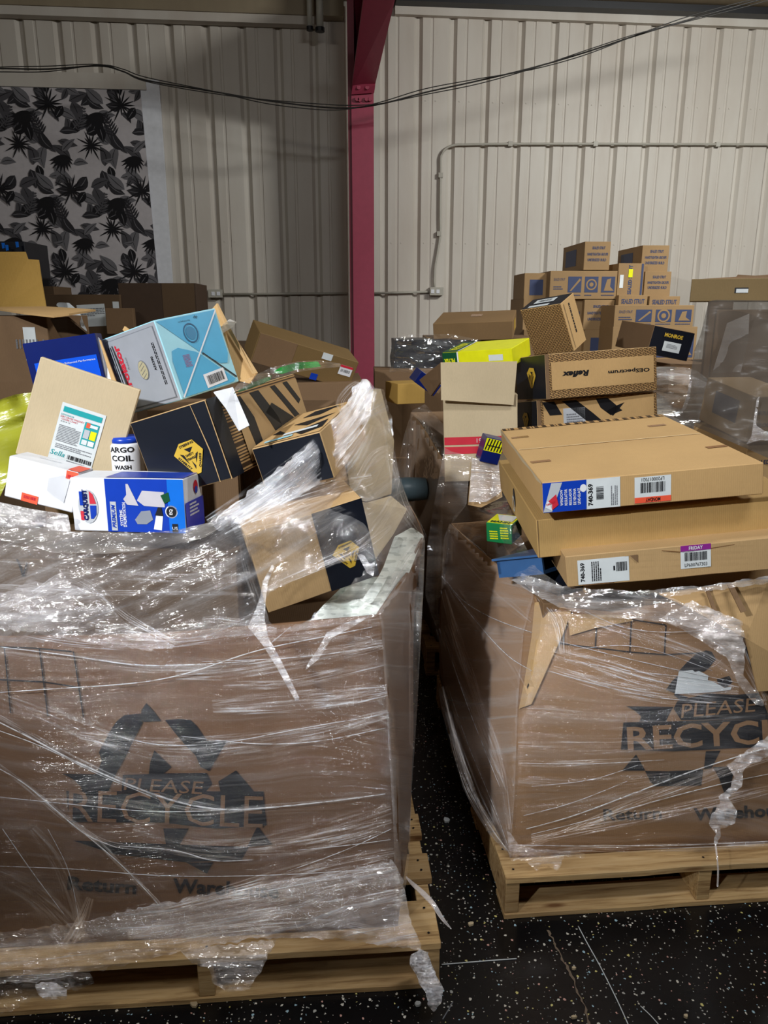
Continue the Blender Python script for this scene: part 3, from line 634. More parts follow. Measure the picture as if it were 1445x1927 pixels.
# crushed and folded rim panels of the right bin
def folded(name, P, mat, par=None, th=.006): return prism(name, P, th, mat, par)
o = folded('folded_flap', [at(1240, 1118, 1.83), at(1445, 1088, 1.87), at(1560, 1090, 1.9), at(1560, 1290, 1.80), at(1425, 1300, 1.80), at(1402, 1200, 1.79), at(1290, 1140, 1.80)], K_TAN, binR)
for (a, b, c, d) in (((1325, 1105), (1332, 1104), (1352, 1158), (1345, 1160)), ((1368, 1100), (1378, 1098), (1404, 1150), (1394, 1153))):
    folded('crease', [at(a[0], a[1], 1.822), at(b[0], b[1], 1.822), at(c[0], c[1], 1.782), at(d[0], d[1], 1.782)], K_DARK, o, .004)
#folded('corner_fold', [at(1005, 1105, 1.95), at(1075, 1152, 1.84), at(1058, 1190, 1.80), at(1020, 1290, 1.765), at(976, 1334, 1.755), at(985, 1290, 1.80), at(1000, 1200, 1.88)], K_TAN, binR)
#folded('corner_fold', [at(1062, 1150, 1.84), at(1180, 1150, 1.83), at(1195, 1168, 1.82), at(1120, 1180, 1.815), at(1070, 1195, 1.81)], K_TAN, binR)
drape('corner_fold', [[(1008,1112),(1075,1150),(1060,1192),(1040,1235),(1000,1325),(976,1334),(985,1290),(1000,1200)]], tR, K_TAN, binR, .012, 25, 1.8)
drape('corner_fold', [[(1068,1155),(1180,1158),(1192,1168),(1120,1182),(1072,1196)]], tR, K_TAN, binR, .012, 25, 1.8)
def sc_(fit, s):
    (l, r, d) = fit; return (tuple(EYEP+(Vector(l)-EYEP)*s), r, tuple(x*s for x in d))
def ondepth(tree, off, ctrl):
    f = depthf(ctrl)
    def g(u, v):
        d = ray(u, v).normalized(); h, n, i, ds = tree.ray_cast(EYEP, d)
        return f(u, v) if h is None else (h-d*off).y
    return g
# ---------------------------------------------------------------- contents of the left bin
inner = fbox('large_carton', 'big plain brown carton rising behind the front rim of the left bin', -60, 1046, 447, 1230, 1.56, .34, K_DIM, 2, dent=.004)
carton('carton', 'plain brown carton buried in the left heap under the mailer and white box', ((-.66, 2.12, 1.10), (0, 0, 8), (.5, .34, .34)), K_DARK)
carton('carton', 'dark brown carton buried at the bottom of the left bin', ((-.52, 2.1, .5), (0, 0, 3), (.84, .86, .70)), K_DARK)
carton('carton', 'brown carton lying under the silver and blue filter box', ((-.42, 2.32, 1.12), (0, 0, -6), (.5, .3, .40)), K_DARK)
b = carton('cardboard_mailer', 'flat tan cardboard mailer with teal and white chore chart label', sc_(((-0.670, 1.662, 1.363), (2.13, 20.35, 9.39), (0.212, 0.012, 0.222)), 1.04), K_GREY, 'mailer', dent=.0003)
f = Face(b, 'f'); L = f.rect('label', .03, -.17, .44, .64, PAPER, 1); L['label'] = 'white product label with teal header'
f.rect('header_band', .03, .09, .385, .055, TEAL, 2, par=L); f.text('DINOSAUR', -.11, .035, .028, .0035, TEAL, 2, par=L); f.text('DRY ERASE MAGNET', -.055, .012, .052, .004, RED, 2, par=L); f.text('CHORE CHART', -.078, -.012, .036, .004, RED, 2, par=L); f.text('8.75 X 12', -.115, -.035, .02, .0028, INK, 2, par=L)
f.bars(-.055, -.155, .048, .04, GREY, 2, n=11, rows=True, par=L); f.bars(.03, -.285, .08, .012, GREY, 2, n=3, rows=True, par=L)
f.rect('chart_picture', .145, -.09, .145, .24, TEAL, 2, par=L)
for x, y, w_, h_, m in ((.11, 0, .04, .05, ORANGE), (.165, 0, .08, .03, WHITE), (.112, -.09, .055, .09, LGREY), (.178, -.09, .06, .09, YEL), (.112, -.175, .055, .05, PAPER), (.178, -.175, .06, .05, WHITE)): f.rect('chart_cell', x, y, w_, h_, m, 3, par=L)
f.text('Sella', -.11, -.36, .032, .012, TEAL, 2, shear=.2, par=L); f.bars(.11, -.37, .052, .010, None, 2, n=24, par=L); f.bars(.11, -.41, .052, .004, GREY, 2, n=1, rows=True, par=L)
b = carton('small_box', 'white glossy box with two orange stickers at far left', sc_(((-0.714, 1.584, 1.245), (-3.53, 13.06, -5), (0.150, 0.070, 0.088)), 1.035), WHITE)
f = Face(b, 'f'); s = f.rect('sticker', -.13, -.40, .24, .20, ORANGE, 1, -2); f.bars(-.13, -.38, .026, .007, RED, 2, n=9, par=s); s = f.rect('sticker', .42, .40, .17, .20, ORANGE, 1); f.bars(.42, .37, .02, .007, RED, 2, n=8, par=s)
f.poly('grey_print', [(.1, .2), (.3, .36), (.4, .3), (.36, -.3), (.1, -.1)], plain('pale_grey_ink', srgb(206, 208, 214), .5), 1); ft = Face(b, 't'); ft.rect('sticker', .42, -.1, .17, .75, ORANGE, 1); ft.bars(-.05, .1, .05, .006, LGREY, 1, n=1, rows=True)
b = carton('parts_box', 'blue and white fuel system box with red and blue shield logo', sc_(((-0.553, 1.661, 1.184), (-3, -1.0, -8), (0.262, 0.105, 0.120)), .955), WHITE)
f = Face(b, 'f'); f.rect('blue_panel', .155, 0, .685, .985, BLUE, 1); f.rect('light_blue_panel', .43, 0, .14, .985, BLUE2, 2)
f.disc('logo_backing', -.35, -.03, .022, .036, LGREY, 1); f.rect('logo_bar', -.405, .12, .032, .26, BLUE, 2); f.rect('logo_bar', -.405, -.2, .032, .17, RED, 2)
f.poly('logo_shield', [(-.332, .26), (-.30, .2), (-.275, .02), (-.332, .02)], RED, 2); f.poly('logo_shield', [(-.332, -.01), (-.275, -.01), (-.28, -.18), (-.31, -.26), (-.332, -.26)], BLUE, 2); f.text('CARQUEST', -.368, .0, .066, .0125, DBLUE, 3, 90, bold=.05)
f.rect('name_bar', -.125, -.2, .052, .54, LGREY, 2); f.text('PREMIUM', -.125, -.2, .05, .0085, BLUE, 3, 90, shear=.25, bold=.03)
f.text("SYSTÈME", -.062, -.23, .034, .0075, WHITE, 2, 90, bold=.02); f.text("D'ALIMENTATION", -.03, -.17, .052, .0075, WHITE, 2, 90, bold=.02)
pm = plain('pump_print', srgb(196, 192, 200), .35)
pic = f.poly('pump_picture', [(.14, .28), (.33, .26), (.33, -.02), (.15, .0), (.09, .1)], pm, 2)
f.poly('pump_part', [(0, .4), (.02, .4), (.07, .15), (.1, .0), (.0, .02), (-.03, .12), (.0, .2)], pm, 2); f.poly('pump_part', [(.12, -.1), (.2, -.08), (.22, -.25), (.16, -.34), (.08, -.34), (.06, -.26)], plain('pump_print_dark', srgb(140, 146, 158), .35), 2)
f.poly('pump_part', [(.25, -.16), (.31, -.16), (.29, -.45), (.22, -.43)], WHITE, 2); f.poly('pump_part', [(.27, -.02), (.3, -.02), (.31, -.18), (.24, -.17)], INK, 3); f.poly('pump_part', [(.3, .2), (.37, .26), (.38, .1), (.33, .05)], DGREEN, 3)
f.disc('badge', .385, -.1, .011, .011, INK, 3); f.disc('badge_ring', .385, -.1, .0135, .0135, WHITE, 2); f.text('EQ', .385, -.1, .012, .008, WHITE, 4, 90, bold=.03); f.rect('small_bar', .41, -.40, .05, .16, INK, 3); f.text('US', .41, -.40, .012, .006, WHITE, 4)
fr = Face(b, 'r'); fr.rect('blue_panel', 0, -.22, .98, .55, plain('violet_blue', srgb(52, 64, 188), .3), 1); fr.disc('logo_shield', .1, .28, .012, .014, RED, 1); fr.disc('logo_backing', .1, .22, .008, .008, BLUE, 2); fr.bars(-.05, -.1, .05, .03, WHITE, 2, n=4, rows=True)
Face(b, 't').rect('blue_panel', .155, -.1, .685, .75, BLUE, 1)
b = carton('parts_box', 'dark blue box with white technology lettering behind the mailer', ((-0.773, 1.901, 1.468), (-1.55, -8.14, 13.30), (0.165, 0.118, 0.131)), DBLUE)
f = Face(b, 'f'); f.rect('bright_panel', .02, -.18, .86, .62, plain('bright_blue', srgb(10, 84, 220), .3), 1); f.text('Technology for Enhanced Performance', .06, .05, .12, .006, WHITE, 2); f.text('1', -.37, .03, .002, .005, WHITE, 2); f.text('Engineered', -.2, -.04, .035, .006, WHITE, 2); f.text('for NVH', .2, -.2, .03, .005, WHITE, 2)
F = ((-0.534, 1.948, 1.475), (-14.02, -7.66, 59.46), (0.208, 0.199, 0.190))
b = carton('filter_box', 'sky blue and silver air filter box with barcode, standing on its corner', F, [SKYL, SILV], facemat={'l': 1})
f = Face(b, 'f')
f.poly('blue_flap', [(-.48, .48), (.48, .48), (.46, .44), (.46, -.1), (.4, -.22), (.28, -.2), (.04, -.02)], SKY, 1); f.poly('blue_flap', [(-.44, -.02), (-.4, .1), (-.3, .12), (-.05, .02), (.02, -.03), (.45, -.45), (.4, -.48), (-.44, -.48)], SKY, 1)
f.poly('perforation', [(.47, .48), (.485, .465), (-.455, -.485), (-.47, -.47)], WHITE, 2); f.poly('seam', [(.04, -.02), (.05, -.005), (.48, -.42), (.47, -.44)], INK, 2)
f.disc('round_emblem', -.03, .26, .024, .024, plain('blue_emblem', srgb(36, 84, 120), .4), 2, inner=.86); f.disc('round_emblem', -.03, .26, .016, .016, plain('blue_emblem2', srgb(58, 128, 168), .4), 2); f.text('dp', .12, .44, .014, .009, INK, 2, 180); f.text('Plant Packaging, Inc.', -.08, .42, .04, .004, INK, 2, 180)
f.bars(-.22, -.06, .022, .03, plain('faded_red', srgb(150, 90, 130), .4), 2, n=10, rows=True)
L = f.rect('barcode_label', .12, -.36, .36, .18, WHITE, 2, 3); L['label'] = 'white barcode sticker'; f.bars(.12, -.36, .056, .022, None, 3, 3, 22, par=L)
f = Face(b, 'l'); f.rect('border', 0, 0, .9, .9, plain('silver_border', srgb(128, 132, 140), .3), 1); f.rect('panel', 0, 0, .88, .88, SILV, 2)
f.text('Purolator', -.28, .02, .135, .022, RED, 3, 90, bold=.04); f.rect('stripe', -.375, 0, .014, .74, NAVY, 3); f.rect('stripe', -.41, 0, .014, .74, NAVY, 3); f.text('Product', -.18, .12, .03, .007, GREY, 3, 90, shear=.2)
f.disc('pleat_picture', .06, -.02, .017, .024, GREY, 3); f.disc('pleat_picture', .06, -.02, .015, .022, plain('pleats', srgb(180, 172, 140), .5), 4)
for k in range(4): f.bars(.06, -.02+(k-1.5)*.05, .02, .002, GREY, 5, 30, 1, rows=True)
f.text('A35290', .27, .02, .034, .008, INK, 3, 90, bold=.03); f.bars(.36, .0, .1, .010, INK, 3, 90, 2, rows=True, name='small_print')
def gem(f, x, y, s, lay=2, par=None, rot=0, words=True):
    c, n = math.cos(R(rot)), math.sin(R(rot)); P = lambda a, b: (x*f.w+(a*c-b*n)*s, y*f.h+(a*n+b*c)*s)
    g = f.poly('gold_emblem', [P(-.2, .6), (P(.35, .55)), P(.58, .1), P(.12, -.6), P(-.12, -.6), P(-.58, .3)], GOLD, lay, par, False)
    for T in ([(-.1, .36), (.25, .33), (.06, .18)], [(-.34, .26), (-.2, .18), (-.14, -.2)], [(.36, .1), (.24, .06), (.12, -.24)], [(-.02, -.1), (.06, -.3), (.0, -.42)]): f.poly('emblem_mark', [P(*q) for q in T], INK, lay+1, g, False)
    if words:
        for t, a, b, r_, w_ in (('STEERING', .06, .48, 0, .6), ('STABILITY', -.30, -.1, -62, .62), ('CHASSIS', .30, -.2, 62, .5), ('SAFETY', .02, .12, 0, .34), ('TRIANGLE', .02, -.02, 0, .36)):
            q = P(a, b); f.text(t, q[0]/f.w, q[1]/f.h, w_*s, .085*s, INK, lay+1, rot+r_, g, bold=.03)
    return g
def tire_art(f, spots, par=None, lay=1):
    for P in spots: f.poly('black_artwork', P, INK, lay, par)
b = carton('strut_box', 'long carton with black end, gold emblem and tyre tread print, in the left heap', ((-0.371, 1.847, 1.316), (1.89, -16.99, -16.00), (0.195, 0.492, 0.174)), [K_TAN, BLACKC, TREAD], facemat={'f': 1, 'r': 2})
gem(Face(b, 'f'), .10, -.12, .062, rot=8); f = Face(b, 'f'); f.poly('worn_edge', [(.49, .5), (.5, .5), (.5, -.5), (.488, -.5)], K_TAN, 1); f.poly('worn_edge', [(.30, .5), (.306, .5), (.36, -.1), (.35, -.5), (.34, -.5), (.345, -.1)], K_TAN, 1)
f = Face(b, 'r'); f.rect('black_strip', -.445, 0, .11, 1, BLACKC, 1); f.rect('kraft_panel', .10, 0, .78, .84, K_TAN, 2)
tire_art(f, [[(-.26, .42), (-.2, .42), (-.13, .1), (-.12, -.4), (-.2, -.3), (-.22, .1)], [(-.1, .42), (0, .42), (.12, .0), (.16, -.4), (.08, -.38), (.02, -.05)], [(.0, .1), (.1, .2), (.3, -.1), (.33, -.3), (.2, -.25)], [(.14, .42), (.2, .42), (.42, -.2), (.38, -.3), (.25, .1)], [(.3, .42), (.36, .42), (.46, .1), (.42, .05)]], None, 3)
# torn white strip lying on it
o = prism('paper_strip', [at(402, 738, 1.64), at(438, 729, 1.68), at(469, 801, 1.60), at(450, 811, 1.575), at(447, 806, 1.578), at(425, 768, 1.61)], .002, WHITE); tag(o, 'torn white paper strip lying across the tread printed carton', 'paper')
b = carton('strut_box', 'kraft and black carton with charcoal artwork, half under film right of the emblem box', ((-0.170, 1.820, 1.286), (5.4, -15.45, -12.39), (0.166, 0.337, 0.108)), [K_TAN, BLACKC, TREAD], facemat={'f': 1, 'l': 2})
f = Face(b, 't'); f.rect('kraft_panel', 0, 0, .96, .97, K_WARM, 1); tire_art(f, [[(-.1, .4), (.3, .42), (.1, .2), (-.2, .22)], [(-.2, .0), (.4, .1), (.1, -.15)], [(.0, -.3), (.4, -.1), (.45, -.35), (.2, -.45)], [(-.4, -.2), (-.1, -.3), (-.35, -.1)]], None, 2)
f.rect('label', .1, -.3, .5, .07, PAPER, 3, 6); f.rect('label', -.15, -.42, .4, .06, SKYL, 3, 8)
b = carton('strut_box', 'kraft box with black half and gold emblem, behind the torn film hole', ((-0.181, 1.705, 1.069), (4.11, -13.46, 18), (0.270, 0.153, 0.200)), [K_TAN, BLACKC])
f = Face(b, 'f'); f.rect('black_half', .28, 0, .44, .995, BLACKC, 1); gem(f, .27, -.12, .055, 2, None, 8)
# leaning flap behind the filter box, clear tape
o = prism('cardboard_flap', [at(398, 584, 2.12), at(409, 571, 2.12), at(428, 612, 2.1), at(484, 702, 2.02), at(470, 722, 1.99), at(446, 716, 1.99)], .006, K_WARM); tag(o, 'tan cardboard flap sticking up behind the sky blue filter box', 'cardboard'); prism('edge_fold', [at(409, 571, 2.10), at(428, 612, 2.08), at(484, 702, 2.0), at(476, 703, 1.995), at(424, 618, 2.075)], .004, K_TAN, o)
o = sheet('clear_tape', [(418, 612), (432, 600), (445, 606), (438, 616), (424, 624), (414, 632)], [(430, 610, 2.06)], film('clear_tape', (.35, .6), .15, (.85, .8, .75)), step=4, wr=.004); tag(o, 'crumpled clear tape on the tan flap', 'tape')
o = prism('cardboard_flap', [at(236, 614, 2.06), at(232, 621, 2.06), at(250, 640, 2.04), at(262, 634, 2.05)], .006, K_WARM); tag(o, 'small tan cardboard corner poking up left of the filter box', 'cardboard')
o = prism('cardboard_flap', [at(187, 640, 1.86), at(190, 640, 1.86), at(228, 742, 1.84), at(218, 742, 1.84)], .005, K_WARM); tag(o, 'thin tan cardboard edge between the dark blue and silver boxes', 'cardboard')
o = prism('white_card', [at(181, 631, 1.90), at(188, 638, 1.90), at(218, 740, 1.86), at(206, 740, 1.86)], .003, WHITE); tag(o, 'white card slipped between the dark blue box and silver box', 'card')
o = sheet('green_bag', [(432, 742), (448, 722), (480, 706), (510, 692), (560, 680), (600, 678), (640, 684), (643, 690), (600, 694), (560, 700), (520, 712), (470, 728), (445, 736)], [(440, 735, 1.62), (540, 688, 1.74), (640, 686, 1.86)], FILM_DARK, step=4, wr=.008); tag(o, 'clear plastic bag with a bright green card above the tread print carton', 'bag')
sheet('green_card', [(512, 700), (530, 690), (560, 682), (598, 680), (604, 690), (560, 695), (530, 704)], [(512, 700, 1.735), (600, 685, 1.84)], plain('green_foil', srgb(30, 130, 50), .2), o, step=4, wr=.004)
sheet('green_card', [(436, 742), (470, 722), (512, 706), (508, 716), (470, 732)], [(440, 740, 1.63), (510, 710, 1.72)], plain('olive_foil', srgb(70, 96, 66), .25), o, step=4, wr=.004)
# bottle
bo = empty('bottle', at(243, 905, 1.76)); bo.location.z -= .085; tag(bo, 'white bottle with blue cap and black lettering beside the mailer', 'bottle')
def lathe(name, prof, mat, par, n=24):
    V = []; Fs = []
    for r_, z in prof:
        for k in range(n): V.append((r_*math.cos(2*math.pi*k/n), r_*math.sin(2*math.pi*k/n), z))
    for i in range(len(prof)-1):
        for k in range(n): Fs.append((i*n+k, i*n+(k+1) % n, (i+1)*n+(k+1) % n, (i+1)*n+k))
    Fs += [tuple(range(n))[::-1], tuple(range(len(V)-n, len(V)))]; return raw(name, V, Fs, mat, par, True)
bd_ = lathe('body', [(.036, -.05), (.038, 0), (.038, .173), (.034, .18)], WHITE, bo); lathe('cap', [(.0345, .178), (.0345, .186), (.032, .192), (.01, .194)], BLUE, bo)
for t, z, h_, w_ in (('ARGO', .166, .013, .060), ('COIL', .146, .014, .052), ('WASH', .125, .010, .04)):
    V, Fs = text_poly(t, .03); raw('lettering', [(.0386*math.sin(a*w_/.038), -.0386*math.cos(a*w_/.038), z+b_*h_) for a, b_ in V], Fs, INK, bd_)
# cardboard panel standing at the right back of the left bin, crushed sack beside it
o = prism('cardboard_sheet', [at(640, 800, 2.0), at(668, 735, 2.12), at(715, 733, 2.2), at(740, 830, 2.28), at(735, 930, 2.3), at(690, 945, 2.12), at(660, 940, 2.05)], .007, K_GREY); tag(o, 'pale cardboard panel standing under film at the right of the left bin', 'cardboard')
o = prism('cardboard_sheet', [at(655, 945, 1.95), at(690, 948, 2.0), at(735, 935, 2.25), at(765, 960, 2.3), at(740, 1005, 2.15), at(700, 1060, 1.95)], .007, K_GREY); tag(o, 'creased cardboard under film just above the white printed paper', 'cardboard')
def white_print():
    t = NT('white_printed_paper'); o = t.uv(); n = t.tex('Noise', t.mapping(o, (46, 90, 1)), 1, Detail=1).outputs[0]; row = t.tex('Wave', t.mapping(o, (1, 14, 1)), 1.2, bands_direction='Y').outputs['Fac']
    m = t.math('MULTIPLY', t.ramp(n, [(.48, (0,)*3), (.55, (1,)*3)]), t.ramp(row, [(.45, (0,)*3), (.6, (.75,)*3)])); t.bsdf(t.mix(m, srgb(226, 232, 224), srgb(176, 184, 176)), .6, .3); return t.m
WP = white_print()
o = sheet('printed_paper', [(575, 1178), (607, 1140), (660, 1088), (715, 1085), (742, 1010), (775, 992), (798, 1008), (768, 1082), (712, 1158), (640, 1178)], [(600, 1170, 1.64), (660, 1095, 1.72), (712, 1155, 1.64), (768, 1080, 1.97), (790, 1005, 2.34), (740, 1020, 2.2), (715, 1085, 1.84)], WP, step=6, wr=.02, wf=30); tag(o, 'crumpled white printed paper lining the right side of the left bin', 'paper')
sheet('fold', [(680, 1130), (712, 1085), (730, 1050), (750, 1010), (760, 1015), (742, 1060), (722, 1100), (700, 1135)], [(690, 1120, 1.66), (750, 1015, 2.15)], WP, o, step=6, wr=.02, wf=30)
o = sheet('yellow_bag', [(-60, 770), (0, 752), (30, 742), (62, 738), (60, 790), (40, 850), (14, 905), (0, 935), (-60, 960)], [(0, 760, 1.85), (50, 740, 1.9), (0, 930, 1.66)], FILM_YEL, step=6, wr=.02, wf=9, ang=-.4); tag(o, 'crumpled yellow plastic bag at the far left edge', 'bag')
o = prism('yellow_card', [at(-60, 775, 1.95), at(58, 742, 1.98), at(45, 850, 1.82), at(-60, 960, 1.74)], .01, plain('yellow_plastic', srgb(170, 168, 30), .5)); tag(o, 'dull yellow plastic sheet inside the yellow bag', 'plastic sheet')
# ---------------------------------------------------------------- contents of the right bin
carton('carton', 'brown carton filling the bottom of the right bin', ((.86, 2.36, .49), (0, 0, 3), (.9, .82, .68)), K_DARK)
carton('carton', 'brown carton hidden beneath the three flat boxes', ((.86, 2.28, .885), (0, -3, 3), (.62, .5, .1)), K_TAN)
b3 = carton('flat_box', 'lowest flat carton of the right stack with purple FRIDAY sticker', ((0.769, 2.099, 0.984), (-1.36, -6.39, -2.22), (0.594, 0.579, 0.083)), K_TAN, group=None, dent=.004)
f = Face(b3, 'f'); L = f.rect('label', -.345, -.05, .215, .78, PAPER, 1, 0); L['label'] = 'torn white part number label'; f.poly('label_tear', [(-.262, .34), (-.2, .36), (-.2, .1), (-.232, .34)], K_DARK, 2)
f.text('740-369', -.433, -.05, .05, .011, INK, 2, 90, L, bold=.03); f.bars(-.375, -.05, .052, .026, INK, 2, 90, 5, L, rows=True); f.bars(-.268, .04, .028, .024, None, 2, 0, 16, L); f.text('1', -.3, 0, .004, .012, INK, 2, 0, L)
L = f.rect('sticker', .04, .12, .125, .70, PAPER, 1); L['label'] = 'white barcode sticker with purple band'; f.rect('purple_band', .04, .41, .125, .18, PURPLE, 2, par=L); f.text('FRIDAY', .04, .41, .034, .009, WHITE, 3, 0, L, bold=.02); f.bars(.04, .14, .055, .022, None, 2, 0, 30, L); f.text('LP600767303', .04, -.12, .055, .009, INK, 2, 0, L)
f.poly('crease', [(-.1, .42), (.0, .3), (.2, .4), (.2, .38), (.0, .26), (-.1, .4)], BROWNINK, 1); f.bars(-.37, -.46, .08, .005, BROWNINK, 1, 0, 1, rows=True)
b2 = carton('flat_box', 'plain middle flat carton of the right stack with round hand hole', ((0.732, 2.248, 1.069), (1.18, -6.48, -0.89), (0.664, 0.731, 0.104)), kraft('kraft_olive', srgb(182, 148, 94), 1.2), dent=.001)
f = Face(b2, 'l'); hh = f.disc('hand_hole', -.02, .1, .022, .03, INK, 1); f.disc('ring_grommet', -.04, -.12, .02, .026, PAPER, 2, inner=.72, par=hh)
f = Face(b2, 'f'); f.poly('edge_line', [(-.496, .5), (-.494, .5), (-.494, -.5), (-.496, -.5)], K_DARK, 1)
b1 = carton('flat_box', 'topmost flat carton of the right stack with blue logo label and orange sticker', ((0.668, 2.199, 1.183), (1.58, -5.47, -0.70), (0.542, 0.734, 0.080)), K_WARM, dent=.0025)
f = Face(b1, 't'); f.poly('centre_seam', [(-.49, .035), (.49, .03), (.49, .020), (-.49, .025)], plain('seam_tan', srgb(226, 196, 148)), 1); f.rect('tread_edge', 0, .475, .99, .045, TREAD, 1)
for x, y in ((-.43, .28), (.36, .26), (-.43, -.2), (.44, -.22)): f.rect('tape_strip', x, y, .1, .03, TAPE, 1, 4)
f = Face(b1, 'l'); f.poly('torn_edge', [(-.5, .5), (.5, .5), (.5, .44), (.4, .36), (.3, .42), (.1, .34), (-.1, .4), (-.3, .33), (-.42, .38), (-.5, .34)], K_GREY, 1)
f = Face(b1, 'f'); L = f.rect('logo_label', -.40, -.0, .2, .96, BLUE, 1); f.poly('grey_slash', [(-.5, -.46), (-.46, -.46), (-.41, .46), (-.46, .46)], LGREY, 2, L)
f.poly('logo_shield', [(-.475, -.1), (-.44, .1), (-.43, -.25), (-.46, -.4)], RED, 3, L); f.poly('logo_shield', [(-.48, -.1), (-.49, -.3), (-.46, -.42), (-.46, -.2)], WHITE, 3, L); f.text('CARQUEST', -.465, -.18, .024, .006, RED, 4, 20, L, bold=.03)
for k, t in enumerate(('WINDOW', 'REGULATOR', 'REGULADOR', 'DE VENTANA', 'LEVE-GLACE')): f.text(t, -.415+k*.020, -.03, .042, .007, WHITE, 2, 90, L, bold=.02)
f.disc('logo_backing', -.315, .22, .008, .01, WHITE, 2, L)
W_ = f.rect('number_label', -.225, .0, .155, .96, PAPER, 1); f.text('740-369', -.283, -.02, .056, .012, INK, 2, 90, W_, bold=.03); f.bars(-.24, .02, .034, .018, None, 2, 90, 18, W_); f.bars(-.175, -.1, .05, .018, GREY, 2, 90, 4, W_, rows=True)
L = f.rect('sticker', .0, -.02, .165, .84, PAPER, 1); L['label'] = 'white barcode sticker with orange band, upside down'; f.text('LP200017021', .0, .31, .055, .009, INK, 2, 180, L); f.bars(.0, .05, .06, .026, None, 2, 0, 26, L); f.rect('orange_band', .0, -.34, .165, .18, ORANGE, 2, par=L); f.text('MONDAY', .0, -.34, .036, .010, INK, 3, 180, L, bold=.02)
b = carton('small_box', 'small green and yellow filter box standing in the right bin rim', ((0.370, 2.248, 0.948), (4.79, -1.82, -30), (0.082, 0.087, 0.062)), [GREEN, YEL, DGREEN], facemat={'t': 1, 'r': 2})
f = Face(b, 'f'); f.bars(-.2, -.1, .026, .03, YEL, 1, 4, 4, rows=True); f.bars(.22, .05, .026, .04, YEL, 1, 4, 5, rows=True); ft = Face(b, 't'); ft.poly('torn_top', [(-.4, .4), (.4, .4), (.4, -.2), (-.1, -.2)], PAPER, 1); ft.text('MANN', 0, -.35, .06, .016, DGREEN, 2, bold=.03)
o = empty('plastic_tray', at(1002, 1042, 2.14)); o.rotation_euler = (R(-8), R(-16), R(-35)); tag(o, 'blue plastic tray tucked under the flat boxes beside the green box', 'tray')
bm = bmesh.new(); boxbm(bm, (-.05, -.13, -.05), (.09, .13, -.04)); obj('base', bm, TRAY, o)
for lo, hi in (((-.05, -.13, -.04), (-.04, .13, .0)), ((-.05, -.13, -.04), (.09, -.12, .0)), ((-.06, -.14, .0), (.09, .14, .006))): bm = bmesh.new(); boxbm(bm, lo, hi); obj('rim', bm, TRAY, o)
carton('dark_carton', 'black carton edge wedged between the tray and the lowest flat box', (tuple(at(1038, 1085, 2.1)), (4, -20, 30), (.13, .2, .06)), BLACKC)
# ---------------------------------------------------------------- second row on the right
bot3 = [(.24, 3.2, zb), (.75, 3.22, zb), (1.3, 3.25, zb), (1.28, 4.25, zb), (.14, 4.25, zb), (.16, 3.7, zb)]
top3 = [A(838, 872, 3.08), (.8, 3.06, 1.03), (1.38, 3.12, 1.05), (1.35, 4.3, 1.08), A(772, 776, 4.0), A(790, 800, 3.5)]
bin3 = bin_('octabin', 'dark brown wrapped bin behind the right bin, second row', bot3, top3, .03, 1.3, K_DARK); t3 = bvh(bin3)
carton('carton', 'brown carton filling the second row bin under the printed boxes', ((.85, 3.6, .78), (0, 0, 2), (.86, .82, .48)), K_DARK)
TB = carton('open_box', 'tall grey-brown open box with red size band and hanging flap', ((0.396, 3.151, 1.10), (-1.02, -2.40, -4), (0.292, 0.28, 0.345)), K_GREY)
flp = prism('flap', [at(829, 682, 3.0), at(973, 680, 3.0), at(966, 762, 2.985), at(830, 753, 2.985)], .006, K_GREY); flp.parent = TB; flp.matrix_parent_inverse = (Matrix.Translation(TB.location) @ TB.rotation_euler.to_matrix().to_4x4()).inverted()
f = Face(TB, 'f'); f.rect('red_band', 0, -.02, .99, .09, RED, 1); f.rect('red_band', 0, -.13, .99, .085, RED, 1); f.text('19" x 14"', .1, -.02, .09, .018, PAPER, 2)
b = carton('filter_box', 'bright yellow and green filter box lying in the open box', sc_(((0.438, 3.301, 1.418), (9, -4.82, -29.42), (0.309, 0.222, 0.074)), 1.02), YEL)
f = Face(b, 'f'); f.rect('green_end', -.39, 0, .22, .99, DGREEN, 1); f.rect('white_edge', -.275, 0, .02, .99, WHITE, 2); f.text('FILTER', -.40, .04, .05, .016, YEL, 2, 180, bold=.04); f.text('MANN', -.39, -.28, .045, .016, YEL, 2, 180, bold=.04); f.rect('pale_label', .27, .05, .2, .34, PAPER, 1)
f = Face(b, 't'); f.rect('green_end', -.39, 0, .22, .99, DGREEN, 1); f.rect('white_edge', -.27, 0, .02, .99, WHITE, 2); f.text('MANN', -.42, 0, .15, .022, YEL, 2, 90, bold=.03); f.text('FILTER', -.36, 0, .15, .022, YEL, 2, 90, bold=.03)
